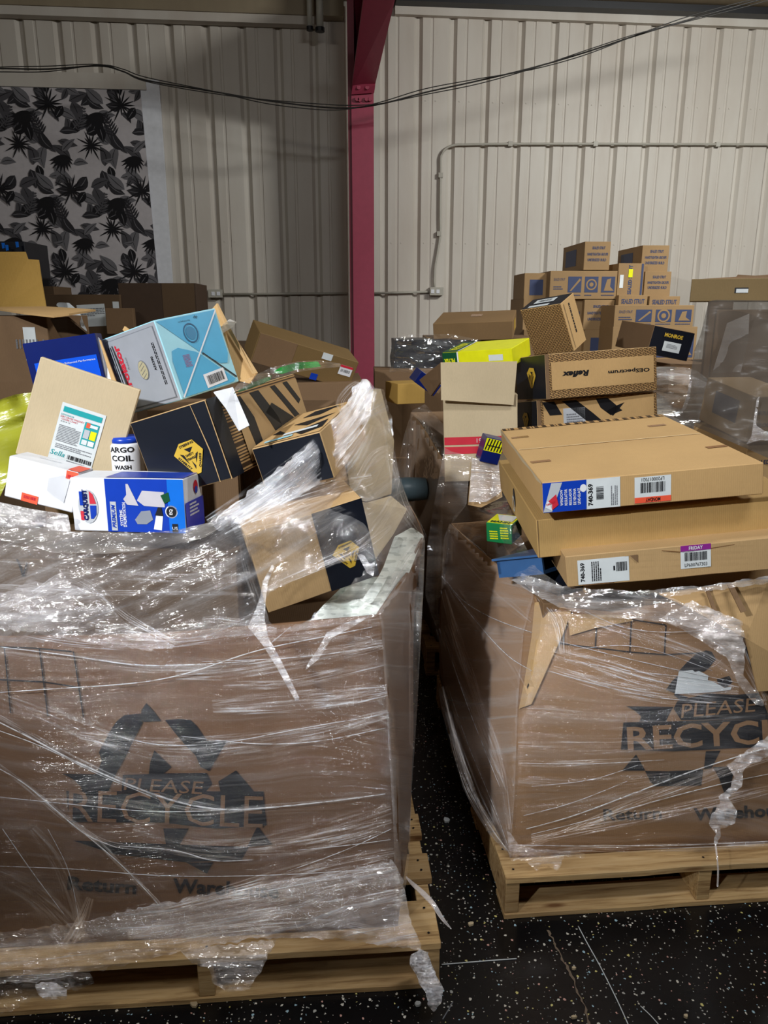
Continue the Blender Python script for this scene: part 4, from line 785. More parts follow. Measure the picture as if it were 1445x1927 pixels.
for lab, F_, up in (('long tread printed carton with black emblem end, upside-down lettering', sc_(((0.718, 2.751, 1.379), (-6.50, -2.75, 14.93), (0.424, 0.236, 0.150)), 1.18), 1), ('charcoal artwork carton with black emblem end, beneath the upside-down lettered one', sc_(((0.736, 2.801, 1.219), (-8.61, -2.48, 11.48), (0.457, 0.237, 0.140)), 1.17), 0)):
    b = carton('strut_box', lab, F_, [K_TAN, TREAD, BLACKC], facemat={'l': 2, 'f': 1, 't': 1, 'b': 1}); f = Face(b, 'f')
    f.rect('end_edge', -.485, 0, .03, 1, K_DARK, 1); f.rect('kraft_panel', .01, 0, .92, .62 if up else .94, K_WARM, 1)
    if up: f.text('OESpectrum', .24, -.0, .19, .020, INK, 2, 180, bold=.03); f.text('Reflex', -.24, .02, .12, .024, INK, 2, 180, bold=.05, shear=.2)
    else: tire_art(f, [[(-.3, .44), (-.18, .44), (-.05, .1), (.02, -.1), (-.02, -.3), (-.12, -.05)], [(-.02, .44), (.08, .44), (.2, .1), (.1, .0), (.02, .2)], [(.06, .1), (.12, -.02), (.16, .1), (.22, .3), (.16, .24)], [(-.46, .44), (-.36, .44), (-.3, .1), (-.4, .1)]], None, 2); f.rect('label', -.2, .0, .18, .5, LGREY, 2)
    if not up: f.bars(-.2, .0, .07, .04, GREY, 3, 0, 4, rows=True)
    gem(Face(b, 'l'), .05, 0, .07 if up else .06, 2, words=False)
b = carton('upright_box', 'tread printed box standing on end with two barcode labels on top', sc_(((0.779, 3.601, 1.532), (23.93, -7.47, -44.93), (0.215, 0.119, 0.230)), 1.0), [K_WARM, TREAD, BLACKC], facemat={'f': 1, 't': 2})
f = Face(b, 't'); L = f.rect('barcode_label', -.05, .1, .5, .36, PAPER, 1); f.bars(-.05, .1, .07, .02, None, 2, n=16, par=L); f.rect('barcode_label', -.08, -.35, .5, .18, PAPER, 1); f = Face(b, 'r'); f.rect('dark_line', -.35, 0, .02, .9, INK, 1); f.bars(.0, .1, .14, .016, INK, 1, 90, 1, rows=True)
carton('carton', 'brown carton under the upright tread printed box', ((.86, 3.72, 1.20), (0, 0, 4), (.42, .4, .34)), K_DARK)
b = carton('small_box', 'small blue box with black and yellow striped top by the red band', (tuple(at(922, 845, 2.95)), (4, 14, 8), (.075, .07, .10)), DBLUE)
f = Face(b, 'f'); f.rect('yellow_top', 0, .22, .98, .5, YEL, 1)
for k in range(6): f.poly('black_stripe', [(-.45+k*.16, .0), (-.38+k*.16, .0), (-.30+k*.16, .46), (-.37+k*.16, .46)], INK, 2)
f.bars(0, .2, .05, .008, INK, 3, 0, 1, rows=True)
# flaps between the right bins
o = prism('bin_flap', [at(880, 950, 2.98), at(889, 859, 3.02), at(938, 862, 3.02), at(945, 935, 2.96), at(905, 955, 2.95)], .008, K_TAN); tag(o, 'tan cardboard flap standing between the right bin and the one behind', 'cardboard')
o = sheet('stretch_film', [(882, 945), (888, 862), (940, 864), (944, 925), (915, 945)], [(910, 900, 2.93)], FILM_HEAVY, step=5, wr=.01); tag(o, 'shiny film over the tan flap between the right bins', 'film')
# bundle, wall cartons
b = fbox('carton', 'brown wrapped carton left of the tall open box by the aisle', 705, 697, 832, 905, 4.62, .25, K_DARK, 2, dent=.006)
b = fbox('carton', 'dark gusset box below the crumpled grey bundle', 748, 722, 800, 760, 4.3, .2, K_GOLD, 20)
b = fbox('wrapped_bundle', 'crumpled grey film bundle lying by the pink column', 742, 640, 880, 698, 4.75, .35, BLACKC, 3, dent=.02, cat='bundle')
sheet('stretch_film', [(735, 640), (760, 628), (850, 629), (905, 640), (910, 660), (880, 700), (830, 712), (790, 702), (733, 700)], [(800, 640, 4.62), (800, 700, 4.6)], FILM_CLR, b, step=6, wr=.06, wf=40)
b.children[0].matrix_parent_inverse = (Matrix.Translation(b.location) @ b.rotation_euler.to_matrix().to_4x4()).inverted()
b = carton('small_box', 'small navy and white box lying under the crumpled bundle', (tuple(at(800, 718, 4.15)), (10, 35, 20), (.14, .1, .07)), [DBLUE, WHITE], facemat={'t': 1}); Face(b, 'f').rect('white_stripe', .1, 0, .2, .6, WHITE, 1)
o = prism('bent_flap', [at(790, 715, 3.5), at(831, 682, 3.2), at(833, 715, 3.15), at(812, 745, 3.35)], .006, K_DARK); tag(o, 'bent brown flap left of the yellow filter box', 'cardboard')
b = carton('carton', 'wide low brown carton against the wall right of the column', sc_(((0.542, 4.601, 1.513), (7.87, -2.00, -12.01), (0.446, 0.438, 0.099)), 1.1), kraft('kraft_shade', srgb(132, 104, 70)))
Face(b, 't').rect('tape', 0, .1, .15, .2, TAPE, 1); Face(b, 'r').rect('label', 0, 0, .3, .6, GOLD, 1)
carton('carton', 'brown carton supporting the wide low carton by the wall', ((.62, 5.22, 1.08), (0, 0, 0), (.7, .5, .70)), K_DARK)
carton('carton', 'large brown carton on the floor by the wall behind the second row', ((.5, 5.05, .36), (0, 0, 0), (1.1, .9, .72)), K_DARK)
b = carton('carton', 'tilted open brown carton with white sticker left of the column base', ((-0.415, 3.900, 1.380), (17.46, 16.98, 23.47), (0.526, 0.200, 0.150)), kraft('kraft_olive_dark', srgb(118, 94, 58)))
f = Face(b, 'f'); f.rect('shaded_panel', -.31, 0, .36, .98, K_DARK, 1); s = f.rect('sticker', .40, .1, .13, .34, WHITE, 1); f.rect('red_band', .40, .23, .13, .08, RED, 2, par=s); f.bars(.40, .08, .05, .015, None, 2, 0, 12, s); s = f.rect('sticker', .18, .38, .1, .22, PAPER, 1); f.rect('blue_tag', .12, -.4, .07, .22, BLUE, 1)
carton('carton', 'brown carton under the tilted carton, left of the column', ((-.5, 4.1, 1.0), (0, 0, 4), (.75, .6, .5)), K_DARK)
carton('carton', 'large brown floor carton in the second row behind the left bin', ((-.6, 3.75, .375), (0, 0, 2), (1.1, 1.1, .75)), K_DARK)
o = lathe('cushion_roll', [(.02, -.09), (.05, -.085), (.055, 0), (.05, .085), (.02, .09)], GREYB, None); o.location = at(765, 921, 3.3); o.rotation_euler = (0, R(90), R(10)); tag(o, 'grey-blue roll sticking out in the aisle between the bins', 'roll')
# ---------------------------------------------------------------- stack of strut cartons by the wall
def strut(label, u0, v0, u1, v1, Y, dep, kind, yaw=2):
    b = fbox('printed_carton', label, u0, v0, u1, v1, Y, dep, K_STRUT, yaw, 'printed strut cartons stacked by the wall', dent=.001); f = Face(b, 'f')
    if kind == 'txt':
        f.text('SEALED STRUT', .05, .28, f.w*.5, .020, SKETCH, 1, bold=.03); f.text('HANDTIGHTEN GROUPS', .02, .06, f.w*.8, .020, SKETCH, 1, bold=.03); f.text('UNDERSIZED BUILD', .0, -.14, f.w*.72, .020, SKETCH, 1, bold=.03)
        fl = Face(b, 'l')
        if fl.w > .3: fl.rect('picture', -.1, 0, .5, .6, SKETCH, 1)
    if kind == 'pics':
        f.text('SEALED STRUT', -.36, .2, f.w*.17, .018, SKETCH, 1); f.bars(-.36, -.1, f.w*.17, .03, SKETCH, 1, n=2, rows=True)
        for k in range(3):
            x = -.13+k*.25; q = f.rect('picture', x, .02, .2, .56, SKETCH, 1)
            if k == 0: f.poly('spanner', [(x-.07, -.2), (x+.07, .24), (x+.09, .18), (x-.05, -.22)], K_STRUT, 2, q)
            if k == 1: f.disc('wheel', x, .02, f.w*.08, f.w*.08, K_STRUT, 2, q, inner=.75); f.disc('wheel', x, .02, f.w*.03, f.w*.03, K_STRUT, 2, q)
            if k == 2: f.poly('boot', [(x-.02, .2), (x+.04, .24), (x+.03, -.05), (x+.09, -.2), (x-.06, -.2)], K_STRUT, 2, q)
            f.bars(x, -.36, f.w*.19, .012, SKETCH, 1, n=1, rows=True)
    if kind == 'vert':
        f.text('SEALED STRUT', -.02, 0, f.h*.9, .028, SKETCH, 1, 90, bold=.04); f.rect('yellow_sticker', -.02, .2, .16, .25, YEL, 2); f.rect('white_label', -.35, -.05, .14, .4, PAPER, 1); f.rect('blue_edge', .43, 0, .08, .98, SKETCH, 1)
    if kind == 'one': f.text('SEALED STRUT', 0, .1, f.w*.8, .034, SKETCH, 1, bold=.03)
    if kind == 'pic': f.rect('picture', .0, -.05, .55, .6, SKETCH, 1)
    return b
YS = 5.9
strut('topmost left carton of the wall stack, three text lines', 1099, 456, 1148, 507, YS, .6, 'txt')
strut('topmost right carton of the wall stack, against the white wall', 1207, 463, 1258, 512, YS+.1, .55, 'txt')
strut('leftmost carton in the second layer of the wall stack', 986, 515, 1032, 562, YS+.05, .4, 'pic')
strut('long picture carton directly under the topmost left carton', 1034, 511, 1161, 562, YS-.05, .4, 'pics')
strut('carton with sideways lettering and yellow sticker, in the wall stack', 1162, 497, 1211, 556, YS-.02, .4, 'vert')
strut('text carton under the topmost right carton', 1212, 512, 1262, 557, YS, .5, 'txt')
strut('short carton lettered in one line, with a neighbour to its right', 1163, 556, 1218, 584, YS-.1, .5, 'one')
strut('rightmost short carton, one line of lettering, wall stack', 1221, 558, 1279, 584, YS-.1, .5, 'one')
strut('long picture carton low on the right of the wall stack', 1155, 575, 1306, 615, YS-.35, .4, 'pics')
strut('text carton under the long picture carton, left side', 1098, 565, 1155, 620, YS-.05, .5, 'txt')
strut('dim carton between the upright tread box and the text carton', 1036, 564, 1096, 620, YS, .5, 'txt')
strut('dark carton low at the left end of the wall stack', 984, 563, 1034, 620, YS+.05, .5, 'pic')
strut('shadowed picture carton near the bottom of the wall stack', 1098, 621, 1152, 680, YS-.05, .5, 'pic')
strut('shadowed carton just left of the dark branded box', 1150, 616, 1310, 690, YS-.35, .5, 'pics')
strut('dim carton at the foot of the stack behind the upright box', 984, 621, 1096, 680, YS, .5, 'one')
sb = carton('carton', 'large floor carton supporting the printed wall stack', ((1.70, 5.95, .60), (0, 0, 2), (1.5, .9, 1.19)), K_DARK)
b = carton('branded_box', 'tilted black and brown box with white label, right of centre', ((1.452, 4.201, 1.442), (-10.66, 2.53, -84.17), (0.416, 0.225, 0.145)), [K_DARK, BLACKC], facemat={'r': 1})
b2_ = b
f = Face(b, 'r'); f.text('MONROE', .02, .26, .10, .020, GOLD, 1, bold=.04); L = f.rect('label', .04, -.12, .42, .34, PAPER, 1); f.bars(.04, -.1, .06, .022, GREY, 2, 0, 4, L, rows=True)
carton('carton', 'brown carton under the tilted branded box', ((1.72, 4.35, 1.24), (0, 0, 4), (.4, .4, .16)), K_DARK)
# wrapped load at the right edge and the bin in front of the stack
bot6 = [(1.50, 3.98, zb), (2.0, 4.0, zb), (2.5, 4.0, zb), (2.5, 4.95, zb), (1.5, 4.95, zb)]; top6 = [(1.46, 3.96, 1.16), (2.0, 3.96, 1.16), (2.5, 4.0, 1.16), (2.5, 4.95, 1.2), (1.46, 4.95, 1.2)]
bin_('octabin', 'wrapped brown bin half hidden right of the lettered cartons', bot6, top6, .02, 1, K_DARK)
pallet('pallet under the far right wrapped bin', 1.42, 3.92, 1, 1.15, 1.15, 1, seed=9)
o = sheet('stretch_film', [(1230, 700), (1236, 690), (1262, 690), (1292, 692), (1312, 698), (1330, 712), (1335, 725), (1325, 760), (1318, 790), (1310, 830), (1228, 830)], [(1235, 700, 3.85), (1330, 712, 3.75), (1235, 830, 3.7)], film('glossy_wrap', (.3, .8), .3, (.62, .64, .64), 1.2, 2, 14), step=6, wr=.03, wf=20); tag(o, 'glossy grey film bulging between the lettered cartons and the right load', 'film')
sheet('film_lip', [(1236, 702), (1262, 700), (1300, 706), (1334, 722), (1322, 730), (1290, 724), (1250, 714), (1236, 712)], [(1235, 700, 3.8), (1330, 712, 3.7)], FILM_ROPE, o, step=5, wr=.01)
WF = ((1.33, 2.754, 1.256), (6, 0.04, 11.75), (0.155, 0.278, 0.162))
WL = carton('wrapped_load', 'tall plain carton column inside the grey wrapped load at right', ((1.70, 3.10, .80), (0, 0, -22), (.72, .42, 1.60)), K_DARK, 'load', dent=.004)
b = carton('carton', 'film covered carton with blue lettering at the right edge, brightest corner', sc_(((1.315, 2.754, 1.256), (8.87, 0.04, 11.75), (0.18, 0.278, 0.162)), .99), K_TAN, dent=.001); f = Face(b, 'f'); f.text('MOUNTING', -.1, .15, .10, .014, SKETCH, 1, bold=.02); f.text('GROUPS', -.14, -.12, .08, .014, SKETCH, 1, bold=.02); Face(b, 'l').rect('picture', 0, .05, .5, .5, SKETCH, 1)
b = carton('carton', 'carton under the brightest corner carton at the right edge', ((1.36, 2.82, 1.07), (3, 0, 10), (.24, .34, .19)), K_TAN); Face(b, 'f').text('SEALED STRUT', -.1, .1, .14, .016, SKETCH, 1, bold=.02)
carton('carton', 'tall brown carton holding up the film covered cartons at right', ((1.50, 2.82, .48), (0, 0, 6), (.42, .30, .96)), K_DARK)
def gsheet(name, label, outl, ctrl, mat, cat='film', **kw):
    o = sheet(name, outl, ctrl, mat, **kw)
    if label: tag(o, label, cat)
    return o
o = gsheet('stretch_film', 'grey film stretched down over the load at the right edge', [(1333, 568), (1345, 564), (1480, 566), (1480, 880), (1445, 862), (1400, 842), (1330, 812), (1290, 795), (1260, 782), (1262, 778), (1284, 768), (1292, 745), (1298, 715), (1306, 660), (1318, 630), (1328, 590)],
    [(1340, 570, 2.92), (1480, 570, 2.72), (1310, 660, 2.90), (1400, 705, 2.56), (1426, 745, 2.46), (1480, 745, 2.46), (1406, 830, 2.46), (1370, 780, 2.5), (1445, 790, 2.46), (1350, 720, 2.62), (1290, 790, 2.75), (1480, 850, 2.46)], FILM_GREY, step=8, wr=.02, wf=16)
sheet('film_fold', [(1368, 608), (1410, 590), (1408, 640), (1394, 700), (1340, 702), (1356, 650)], [(1380, 650, 2.70), (1350, 700, 2.66), (1400, 700, 2.52)], film('film_double', (.2, .3), .005, (.5, .48, .46), .1, rough=.4), o, step=8, wr=.004)
sheet('film_edge', [(1262, 780), (1284, 768), (1292, 745), (1297, 720), (1301, 722), (1297, 750), (1290, 770), (1266, 784)], [(1290, 750, 2.77)], FILM_ROPE, o, step=4, wr=.008)
sheet('film_edge', [(1404, 836), (1414, 820), (1424, 750), (1429, 746), (1422, 800), (1440, 812), (1480, 808), (1480, 830), (1430, 828)], [(1426, 747, 2.44), (1480, 820, 2.44)], FILM_ROPE, o, step=5, wr=.01)
b = fbox('carton', 'long brown carton with hand hole on top of the right edge load', 1321, 524, 1600, 566, 3.12, .34, kraft('kraft_olive2', srgb(126, 106, 72)), -21, dent=.002); f = Face(b, 'f'); f.rect('hand_hole', -.20, -.02, .08, .24, INK, 1); f.rect('handle', -.195, -.04, .07, .17, PAPER, 2)
prism('top_flap', [at(1321, 525, 3.26), at(1385, 521, 3.22), at(1388, 517, 3.22), at(1440, 520, 3.18), at(1460, 509, 3.16), at(1600, 506, 3.05), at(1600, 524, 3.02)], .005, K_DARK, b).matrix_parent_inverse = (Matrix.Translation(b.location) @ b.rotation_euler.to_matrix().to_4x4()).inverted()
fbox('carton', 'dark brown carton behind the grey wrapped load, left side', 1332, 560, 1370, 712, 3.95, .14, K_DARK, -18)
fbox('carton', 'narrow brown carton above the dark one behind the grey load', 1334, 548, 1362, 559, 3.95, .12, K_DARK, -18)
carton('carton', 'brown floor carton behind the grey wrapped load', ((2.12, 4.25, 1.32), (0, 0, 3), (.55, .4, .25)), K_DARK)
# ---------------------------------------------------------------- background on the left
BM = fbox('open_carton', 'large open brown carton at far left with raised flap', -150, 598, 97, 800, 2.6, .4, K_DARK, 2, dent=.003)
inv = (Matrix.Translation(BM.location) @ BM.rotation_euler.to_matrix().to_4x4()).inverted()
for nm, P, m in (('flap', [(-150, 583, 2.92), (0, 581, 2.92), (87, 577, 2.92), (79, 530, 2.98), (73, 489, 3.02), (53, 488, 3.02), (48, 474, 3.04), (0, 474, 3.04), (-150, 470, 3.04)], K_GOLD), ('flap', [(-150, 588, 2.78), (0, 583, 2.60), (45, 590, 2.45), (100, 596, 2.36), (130, 592, 2.40), (180, 584, 2.6), (120, 580, 2.8), (85, 578, 2.86), (0, 579, 2.86)], K_WARM), ('flap', [(96, 600, 2.58), (128, 597, 2.5), (166, 628, 2.5), (130, 650, 2.6), (118, 640, 2.62)], K_DIM)):
    q = prism(nm, [at(*p) for p in P], .006, m, BM); q.matrix_parent_inverse = inv
f = Face(BM, 'f'); L = f.rect('label', .36, .25, .09, .30, PAPER, 1); f.bars(.36, .25, .03, .10, GREY, 2, 90, 9, L, rows=True)
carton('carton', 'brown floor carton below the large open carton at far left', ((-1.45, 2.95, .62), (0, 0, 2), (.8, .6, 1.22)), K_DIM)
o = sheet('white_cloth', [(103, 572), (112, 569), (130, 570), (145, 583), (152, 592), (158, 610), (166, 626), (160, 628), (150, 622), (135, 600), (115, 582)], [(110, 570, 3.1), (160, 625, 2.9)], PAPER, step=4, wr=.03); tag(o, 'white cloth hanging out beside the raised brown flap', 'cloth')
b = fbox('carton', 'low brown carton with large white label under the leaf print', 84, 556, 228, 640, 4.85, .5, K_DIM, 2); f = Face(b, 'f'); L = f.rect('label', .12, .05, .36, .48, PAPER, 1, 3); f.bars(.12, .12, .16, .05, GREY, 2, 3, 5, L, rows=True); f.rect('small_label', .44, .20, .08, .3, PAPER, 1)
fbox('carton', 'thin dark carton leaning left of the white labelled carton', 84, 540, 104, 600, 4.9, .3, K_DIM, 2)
b = fbox('carton', 'large dark brown carton against the wall left of the outlet', 228, 535, 370, 640, 4.9, .45, plain('shaded_brown', srgb(70, 52, 38), .7), 4); Face(b, 'f').rect('side_panel', .27, 0, .42, .99, K_DIM, 1)  # brown darkened to hold the shade of the left rear
carton('carton', 'small brown carton in front of the large dark carton by the wall', (tuple(at(228, 604, 4.78)), (0, 0, 10), (.16, .1, .15)), K_DARK)
fbox('carton', 'dark box with bright blue scraps above the far left flap', -100, 456, 49, 520, 4.4, .3, BLACKC, 0); 
for (u, v) in ((6, 462), (13, 466), (32, 460)):
    o = prism('blue_scrap', [at(u-3, v-5, 4.35), at(u+2, v-5, 4.35), at(u+3, v+5, 4.35), at(u-1, v+6, 4.35)], .006, BLUE2); tag(o, {6: 'leftmost bright blue scrap over the far left flap', 13: 'middle bright blue scrap over the far left flap', 32: 'rightmost bright blue scrap over the far left flap'}[u], 'scrap', 'blue scraps over the far left flap')
carton('carton', 'tall floor carton stack under the cartons below the leaf print', ((-2.0, 5.15, .70), (0, 0, 2), (2.4, .6, 1.38)), K_DIM)
# ---------------------------------------------------------------- stretch film, left bin
FL = ondepth(tL, .014, [(0, 1760, 1.46), (480, 1765, 1.49), (745, 1700, 1.52), (770, 1640, 1.7), (774, 1480, 1.8), (800, 1010, 2.34), (765, 1085, 1.92), (712, 1150, 1.58), (0, 1190, 1.47)])
w1 = gsheet('stretch_film', 'clear stretch film wrapped round the front of the left bin', [(-40, 1190), (240, 1186), (480, 1180), (600, 1170), (712, 1150), (722, 1170), (732, 1350), (745, 1550), (758, 1650), (752, 1700), (600, 1740), (480, 1755), (300, 1785), (150, 1825), (-40, 1840)], FL, FILM, step=10, wr=.003)
gsheet('stretch_film', 'clear stretch film on the aisle side of the left bin', [(712, 1150), (765, 1085), (800, 1008), (797, 1100), (793, 1180), (784, 1350), (775, 1480), (771, 1600), (765, 1660), (745, 1745), (740, 1550), (728, 1350), (718, 1180)], FL, FILM_SIDE, step=8, wr=.003)
top_out = [(-40, 985), (60, 990), (130, 1000), (260, 1003), (330, 998), (385, 985), (430, 955), (470, 925), (520, 885), (570, 845), (620, 800), (655, 755), (668, 722), (690, 712), (705, 730), (722, 733), (738, 790), (742, 850), (752, 900), (772, 955), (800, 1010), (790, 1040), (765, 1085), (740, 1125), (712, 1160), (600, 1182), (480, 1196), (200, 1206), (-40, 1210)]
topc = [(0, 1200, 1.46), (300, 1196, 1.49), (600, 1180, 1.52), (712, 1160, 1.55), (0, 990, 1.44), (130, 1000, 1.45), (260, 1003, 1.46), (385, 985, 1.49), (460, 1000, 1.48), (520, 885, 1.56), (580, 1000, 1.50), (600, 1090, 1.50), (570, 845, 1.62), (620, 800, 1.74), (650, 870, 1.68), (670, 722, 1.98), (690, 790, 1.9), (738, 790, 2.15), (742, 850, 2.15), (690, 950, 1.74), (660, 1000, 1.58), (712, 1060, 1.60), (772, 955, 2.2), (800, 1010, 2.33), (765, 1085, 1.90), (400, 1100, 1.48), (150, 1100, 1.45)]
hole = [(499, 1142), (502, 1117), (563, 1090), (611, 1066), (678, 1053), (690, 1060), (684, 1078), (645, 1112), (608, 1145), (569, 1172), (526, 1187), (505, 1168)]
w2 = gsheet('stretch_film', 'torn clear film rising from the left bin rim over the heap', top_out, topc, film('stretch_film_upper', (.10, .45), .10, rot=-.5, sy=22), holes=[hole], step=7, wr=.012, wf=26, ang=-.5, jag=5)
sheet('heavy_band', [(395, 983), (430, 955), (470, 925), (520, 885), (570, 845), (620, 800), (655, 755), (668, 722), (690, 712), (704, 740), (690, 790), (650, 850), (610, 905), (560, 935), (500, 955), (450, 985), (410, 998)], lambda u, v, g=depthf(topc): g(u, v)-.02, FILM_HEAVY, w2, step=6, wr=.018, wf=40, ang=-.65, jag=6)
sheet('heavy_band', [(-40, 985), (60, 990), (130, 1000), (260, 1003), (330, 998), (395, 983), (420, 990), (385, 1012), (290, 1034), (200, 1042), (100, 1040), (40, 1022), (-40, 1010)], lambda u, v, g=depthf(topc): g(u, v)-.012, film('film_rim', (.30, .5), .05, (.50, .46, .42), .3, 1.0, 16), w2, step=7, wr=.008, wf=20)
sheet('bubbled_band', [(-40, 960), (0, 945), (60, 958), (128, 968), (134, 1001), (60, 994), (-40, 990)], [(0, 950, 1.53), (128, 970, 1.53), (0, 990, 1.47)], film('film_bubbled', (.35, .9), .3, (.86, .84, .84), 3., 9, 14), w2, step=5, wr=.02, wf=60)
sheet('crumpled_patch', [(-40, 1125), (20, 1112), (60, 1090), (88, 1096), (115, 1074), (135, 1102), (195, 1120), (215, 1150), (250, 1185), (330, 1215), (280, 1224), (180, 1212), (60, 1190), (-40, 1180)], [(0, 1150, 1.435), (120, 1085, 1.43), (300, 1215, 1.46)], film('film_crumple', (.06, .45), .2, (.85, .85, .88), 3., 2, 30, .6), w2, step=6, wr=.02, wf=50, jag=7)
sheet('film_rope', [(466, 1180), (480, 1150), (490, 1120), (494, 1095), (512, 1062), (517, 1066), (504, 1096), (500, 1130), (498, 1165), (505, 1200), (525, 1235), (545, 1275), (564, 1315), (558, 1322), (545, 1300), (520, 1255), (495, 1215), (475, 1190)], [(490, 1150, 1.46), (560, 1315, 1.47), (515, 1065, 1.47)], FILM_ROPE, w2, step=4, wr=.02, wf=60)
sheet('film_rope', [(690, 1160), (712, 1150), (660, 1182), (625, 1200), (600, 1240), (574, 1262), (578, 1250), (600, 1218), (615, 1190), (650, 1172)], [(700, 1155, 1.55), (575, 1260, 1.50)], FILM_ROPE, w2, step=4, wr=.012, wf=60)
sheet('film_rope', [(670, 1040), (685, 1045), (696, 1062), (706, 1056), (703, 1085), (690, 1078), (680, 1058)], [(690, 1060, 1.55)], FILM_ROPE, w2, step=4, wr=.02, wf=60)
SL = [(.0028, (-30, 1103), (60, 1108), (200, 1114), (350, 1116), (480, 1117)), (.002, (-30, 1113), (120, 1120), (300, 1124), (480, 1126)), (.0022, (502, 1108), (560, 1085), (630, 1055), (700, 1018), (740, 985)), (.0016, (500, 1115), (590, 1075), (680, 1052), (700, 1050)),
      (.0016, (510, 1210), (560, 1170), (608, 1145), (660, 1100), (694, 1066)), (.0014, (606, 1146), (640, 1152), (690, 1160)), (.0016, (606, 1146), (650, 1120), (690, 1090)), (.002, (0, 1303), (120, 1295), (260, 1285), (360, 1265), (480, 1225), (600, 1200), (700, 1180)),
      (.0022, (-30, 1214), (120, 1232), (240, 1250), (330, 1252), (480, 1244)), (.003, (-30, 1345), (60, 1390), (140, 1432), (230, 1472), (320, 1505), (400, 1522), (480, 1522), (620, 1508), (725, 1494)), (.0018, (-30, 1365), (80, 1405), (180, 1455), (300, 1505)),
      (.0014, (0, 1500), (150, 1515), (300, 1528), (480, 1522)), (.0014, (0, 1630), (150, 1636), (300, 1648), (480, 1648), (640, 1640), (735, 1632)), (.002, (-30, 1432), (40, 1470), (100, 1520), (160, 1570), (220, 1595)), (.0018, (160, 1570), (220, 1620), (270, 1670), (300, 1705)),
      (.0018, (225, 1592), (330, 1600), (400, 1620), (475, 1618)), (.0016, (-30, 1180), (100, 1160), (200, 1175)), (.0018, (480, 1180), (600, 1160), (720, 1140)), (.0014, (440, 1690), (560, 1665), (740, 1630)), (.0014, (560, 1600), (660, 1590), (735, 1580)), (.0014, (540, 1640), (650, 1600), (736, 1560)),
      (.0015, (340, 1385), (480, 1400), (600, 1395), (725, 1370)), (.0016, (200, 1380), (300, 1402), (420, 1398), (560, 1372), (720, 1345)), (.0013, (380, 1245), (520, 1240), (640, 1228), (715, 1215)), (.0014, (5, 1560), (60, 1640), (120, 1720)), (.0012, (90, 1560), (130, 1640), (150, 1740))]
strands(w1, SL, tL, .02, None, 1.5)
gsheet('film_skirt', 'bunched stretch film skirt along the bottom of the left bin', [(-40, 1760), (150, 1735), (300, 1700), (440, 1672), (600, 1648), (740, 1620), (760, 1660), (765, 1700), (775, 1740), (798, 1788), (740, 1782), (640, 1766), (480, 1766), (400, 1780), (300, 1800), (150, 1835), (60, 1848), (-40, 1852)],
    [(0, 1760, 1.425), (300, 1700, 1.44), (740, 1625, 1.50), (765, 1700, 1.50), (798, 1790, 1.455), (640, 1766, 1.425), (480, 1766, 1.41), (300, 1800, 1.40), (0, 1850, 1.385)], FILM_EDGE, step=7, wr=.015, wf=40, ang=-.2, jag=6)
o = gsheet('film_curtain', 'loose clear film hanging from the pallet at far left', [(-40, 1840), (50, 1846), (100, 1842), (170, 1832), (178, 1850), (150, 1862), (120, 1868), (60, 1880), (30, 1900), (-40, 1925)], [(0, 1850, 1.375), (120, 1860, 1.37)], FILM_CLR, step=5, wr=.03, wf=50, jag=6)
sheet('crumple', [(66, 1850), (100, 1848), (128, 1862), (125, 1880), (90, 1885), (70, 1870)], [(100, 1865, 1.36)], FILM_ROPE, o, step=4, wr=.03, wf=90, jag=5)
gsheet('film_curtain', 'loose clear film draped over the middle stringer of the left pallet', [(340, 1790), (430, 1778), (520, 1768), (505, 1800), (490, 1830), (470, 1862), (430, 1868), (400, 1850), (392, 1820), (360, 1812)], [(420, 1780, 1.40), (440, 1860, 1.38)], film('film_crumple2', (.12, .6), .25, (.85, .85, .88), 3., 4, 12, .9), step=5, wr=.03, wf=50, jag=6)
o = gsheet('film_tail', 'crumpled film tail hanging off the right corner of the left pallet', [(772, 1796), (790, 1786), (806, 1792), (812, 1815), (822, 1838), (836, 1862), (830, 1885), (815, 1904), (806, 1893), (802, 1870), (788, 1850), (780, 1830), (770, 1815)], [(790, 1790, 1.45), (815, 1890, 1.40)], film('film_tail', (.4, .9), .28, (.85, .86, .9), 3., 6, 10, 1.2), step=3, wr=.05, wf=110, jag=4)
bm = bmesh.new(); tube(bm, smoothline([at(764, 1650, 1.62), at(775, 1662, 1.6), at(795, 1680, 1.56), at(814, 1700, 1.52), at(832, 1728, 1.50), at(849, 1748, 1.50)], 5), lambda t: .007*math.sin(math.pi*(.08+.87*t)), 6); o = obj('film_strip', bm, FILM_ROPE, None, True); tag(o, 'twisted film strip reaching from the left bin over the aisle floor', 'film')
B_, S_, W_B = BAND, BAND_SOFT, BAND_WHITE
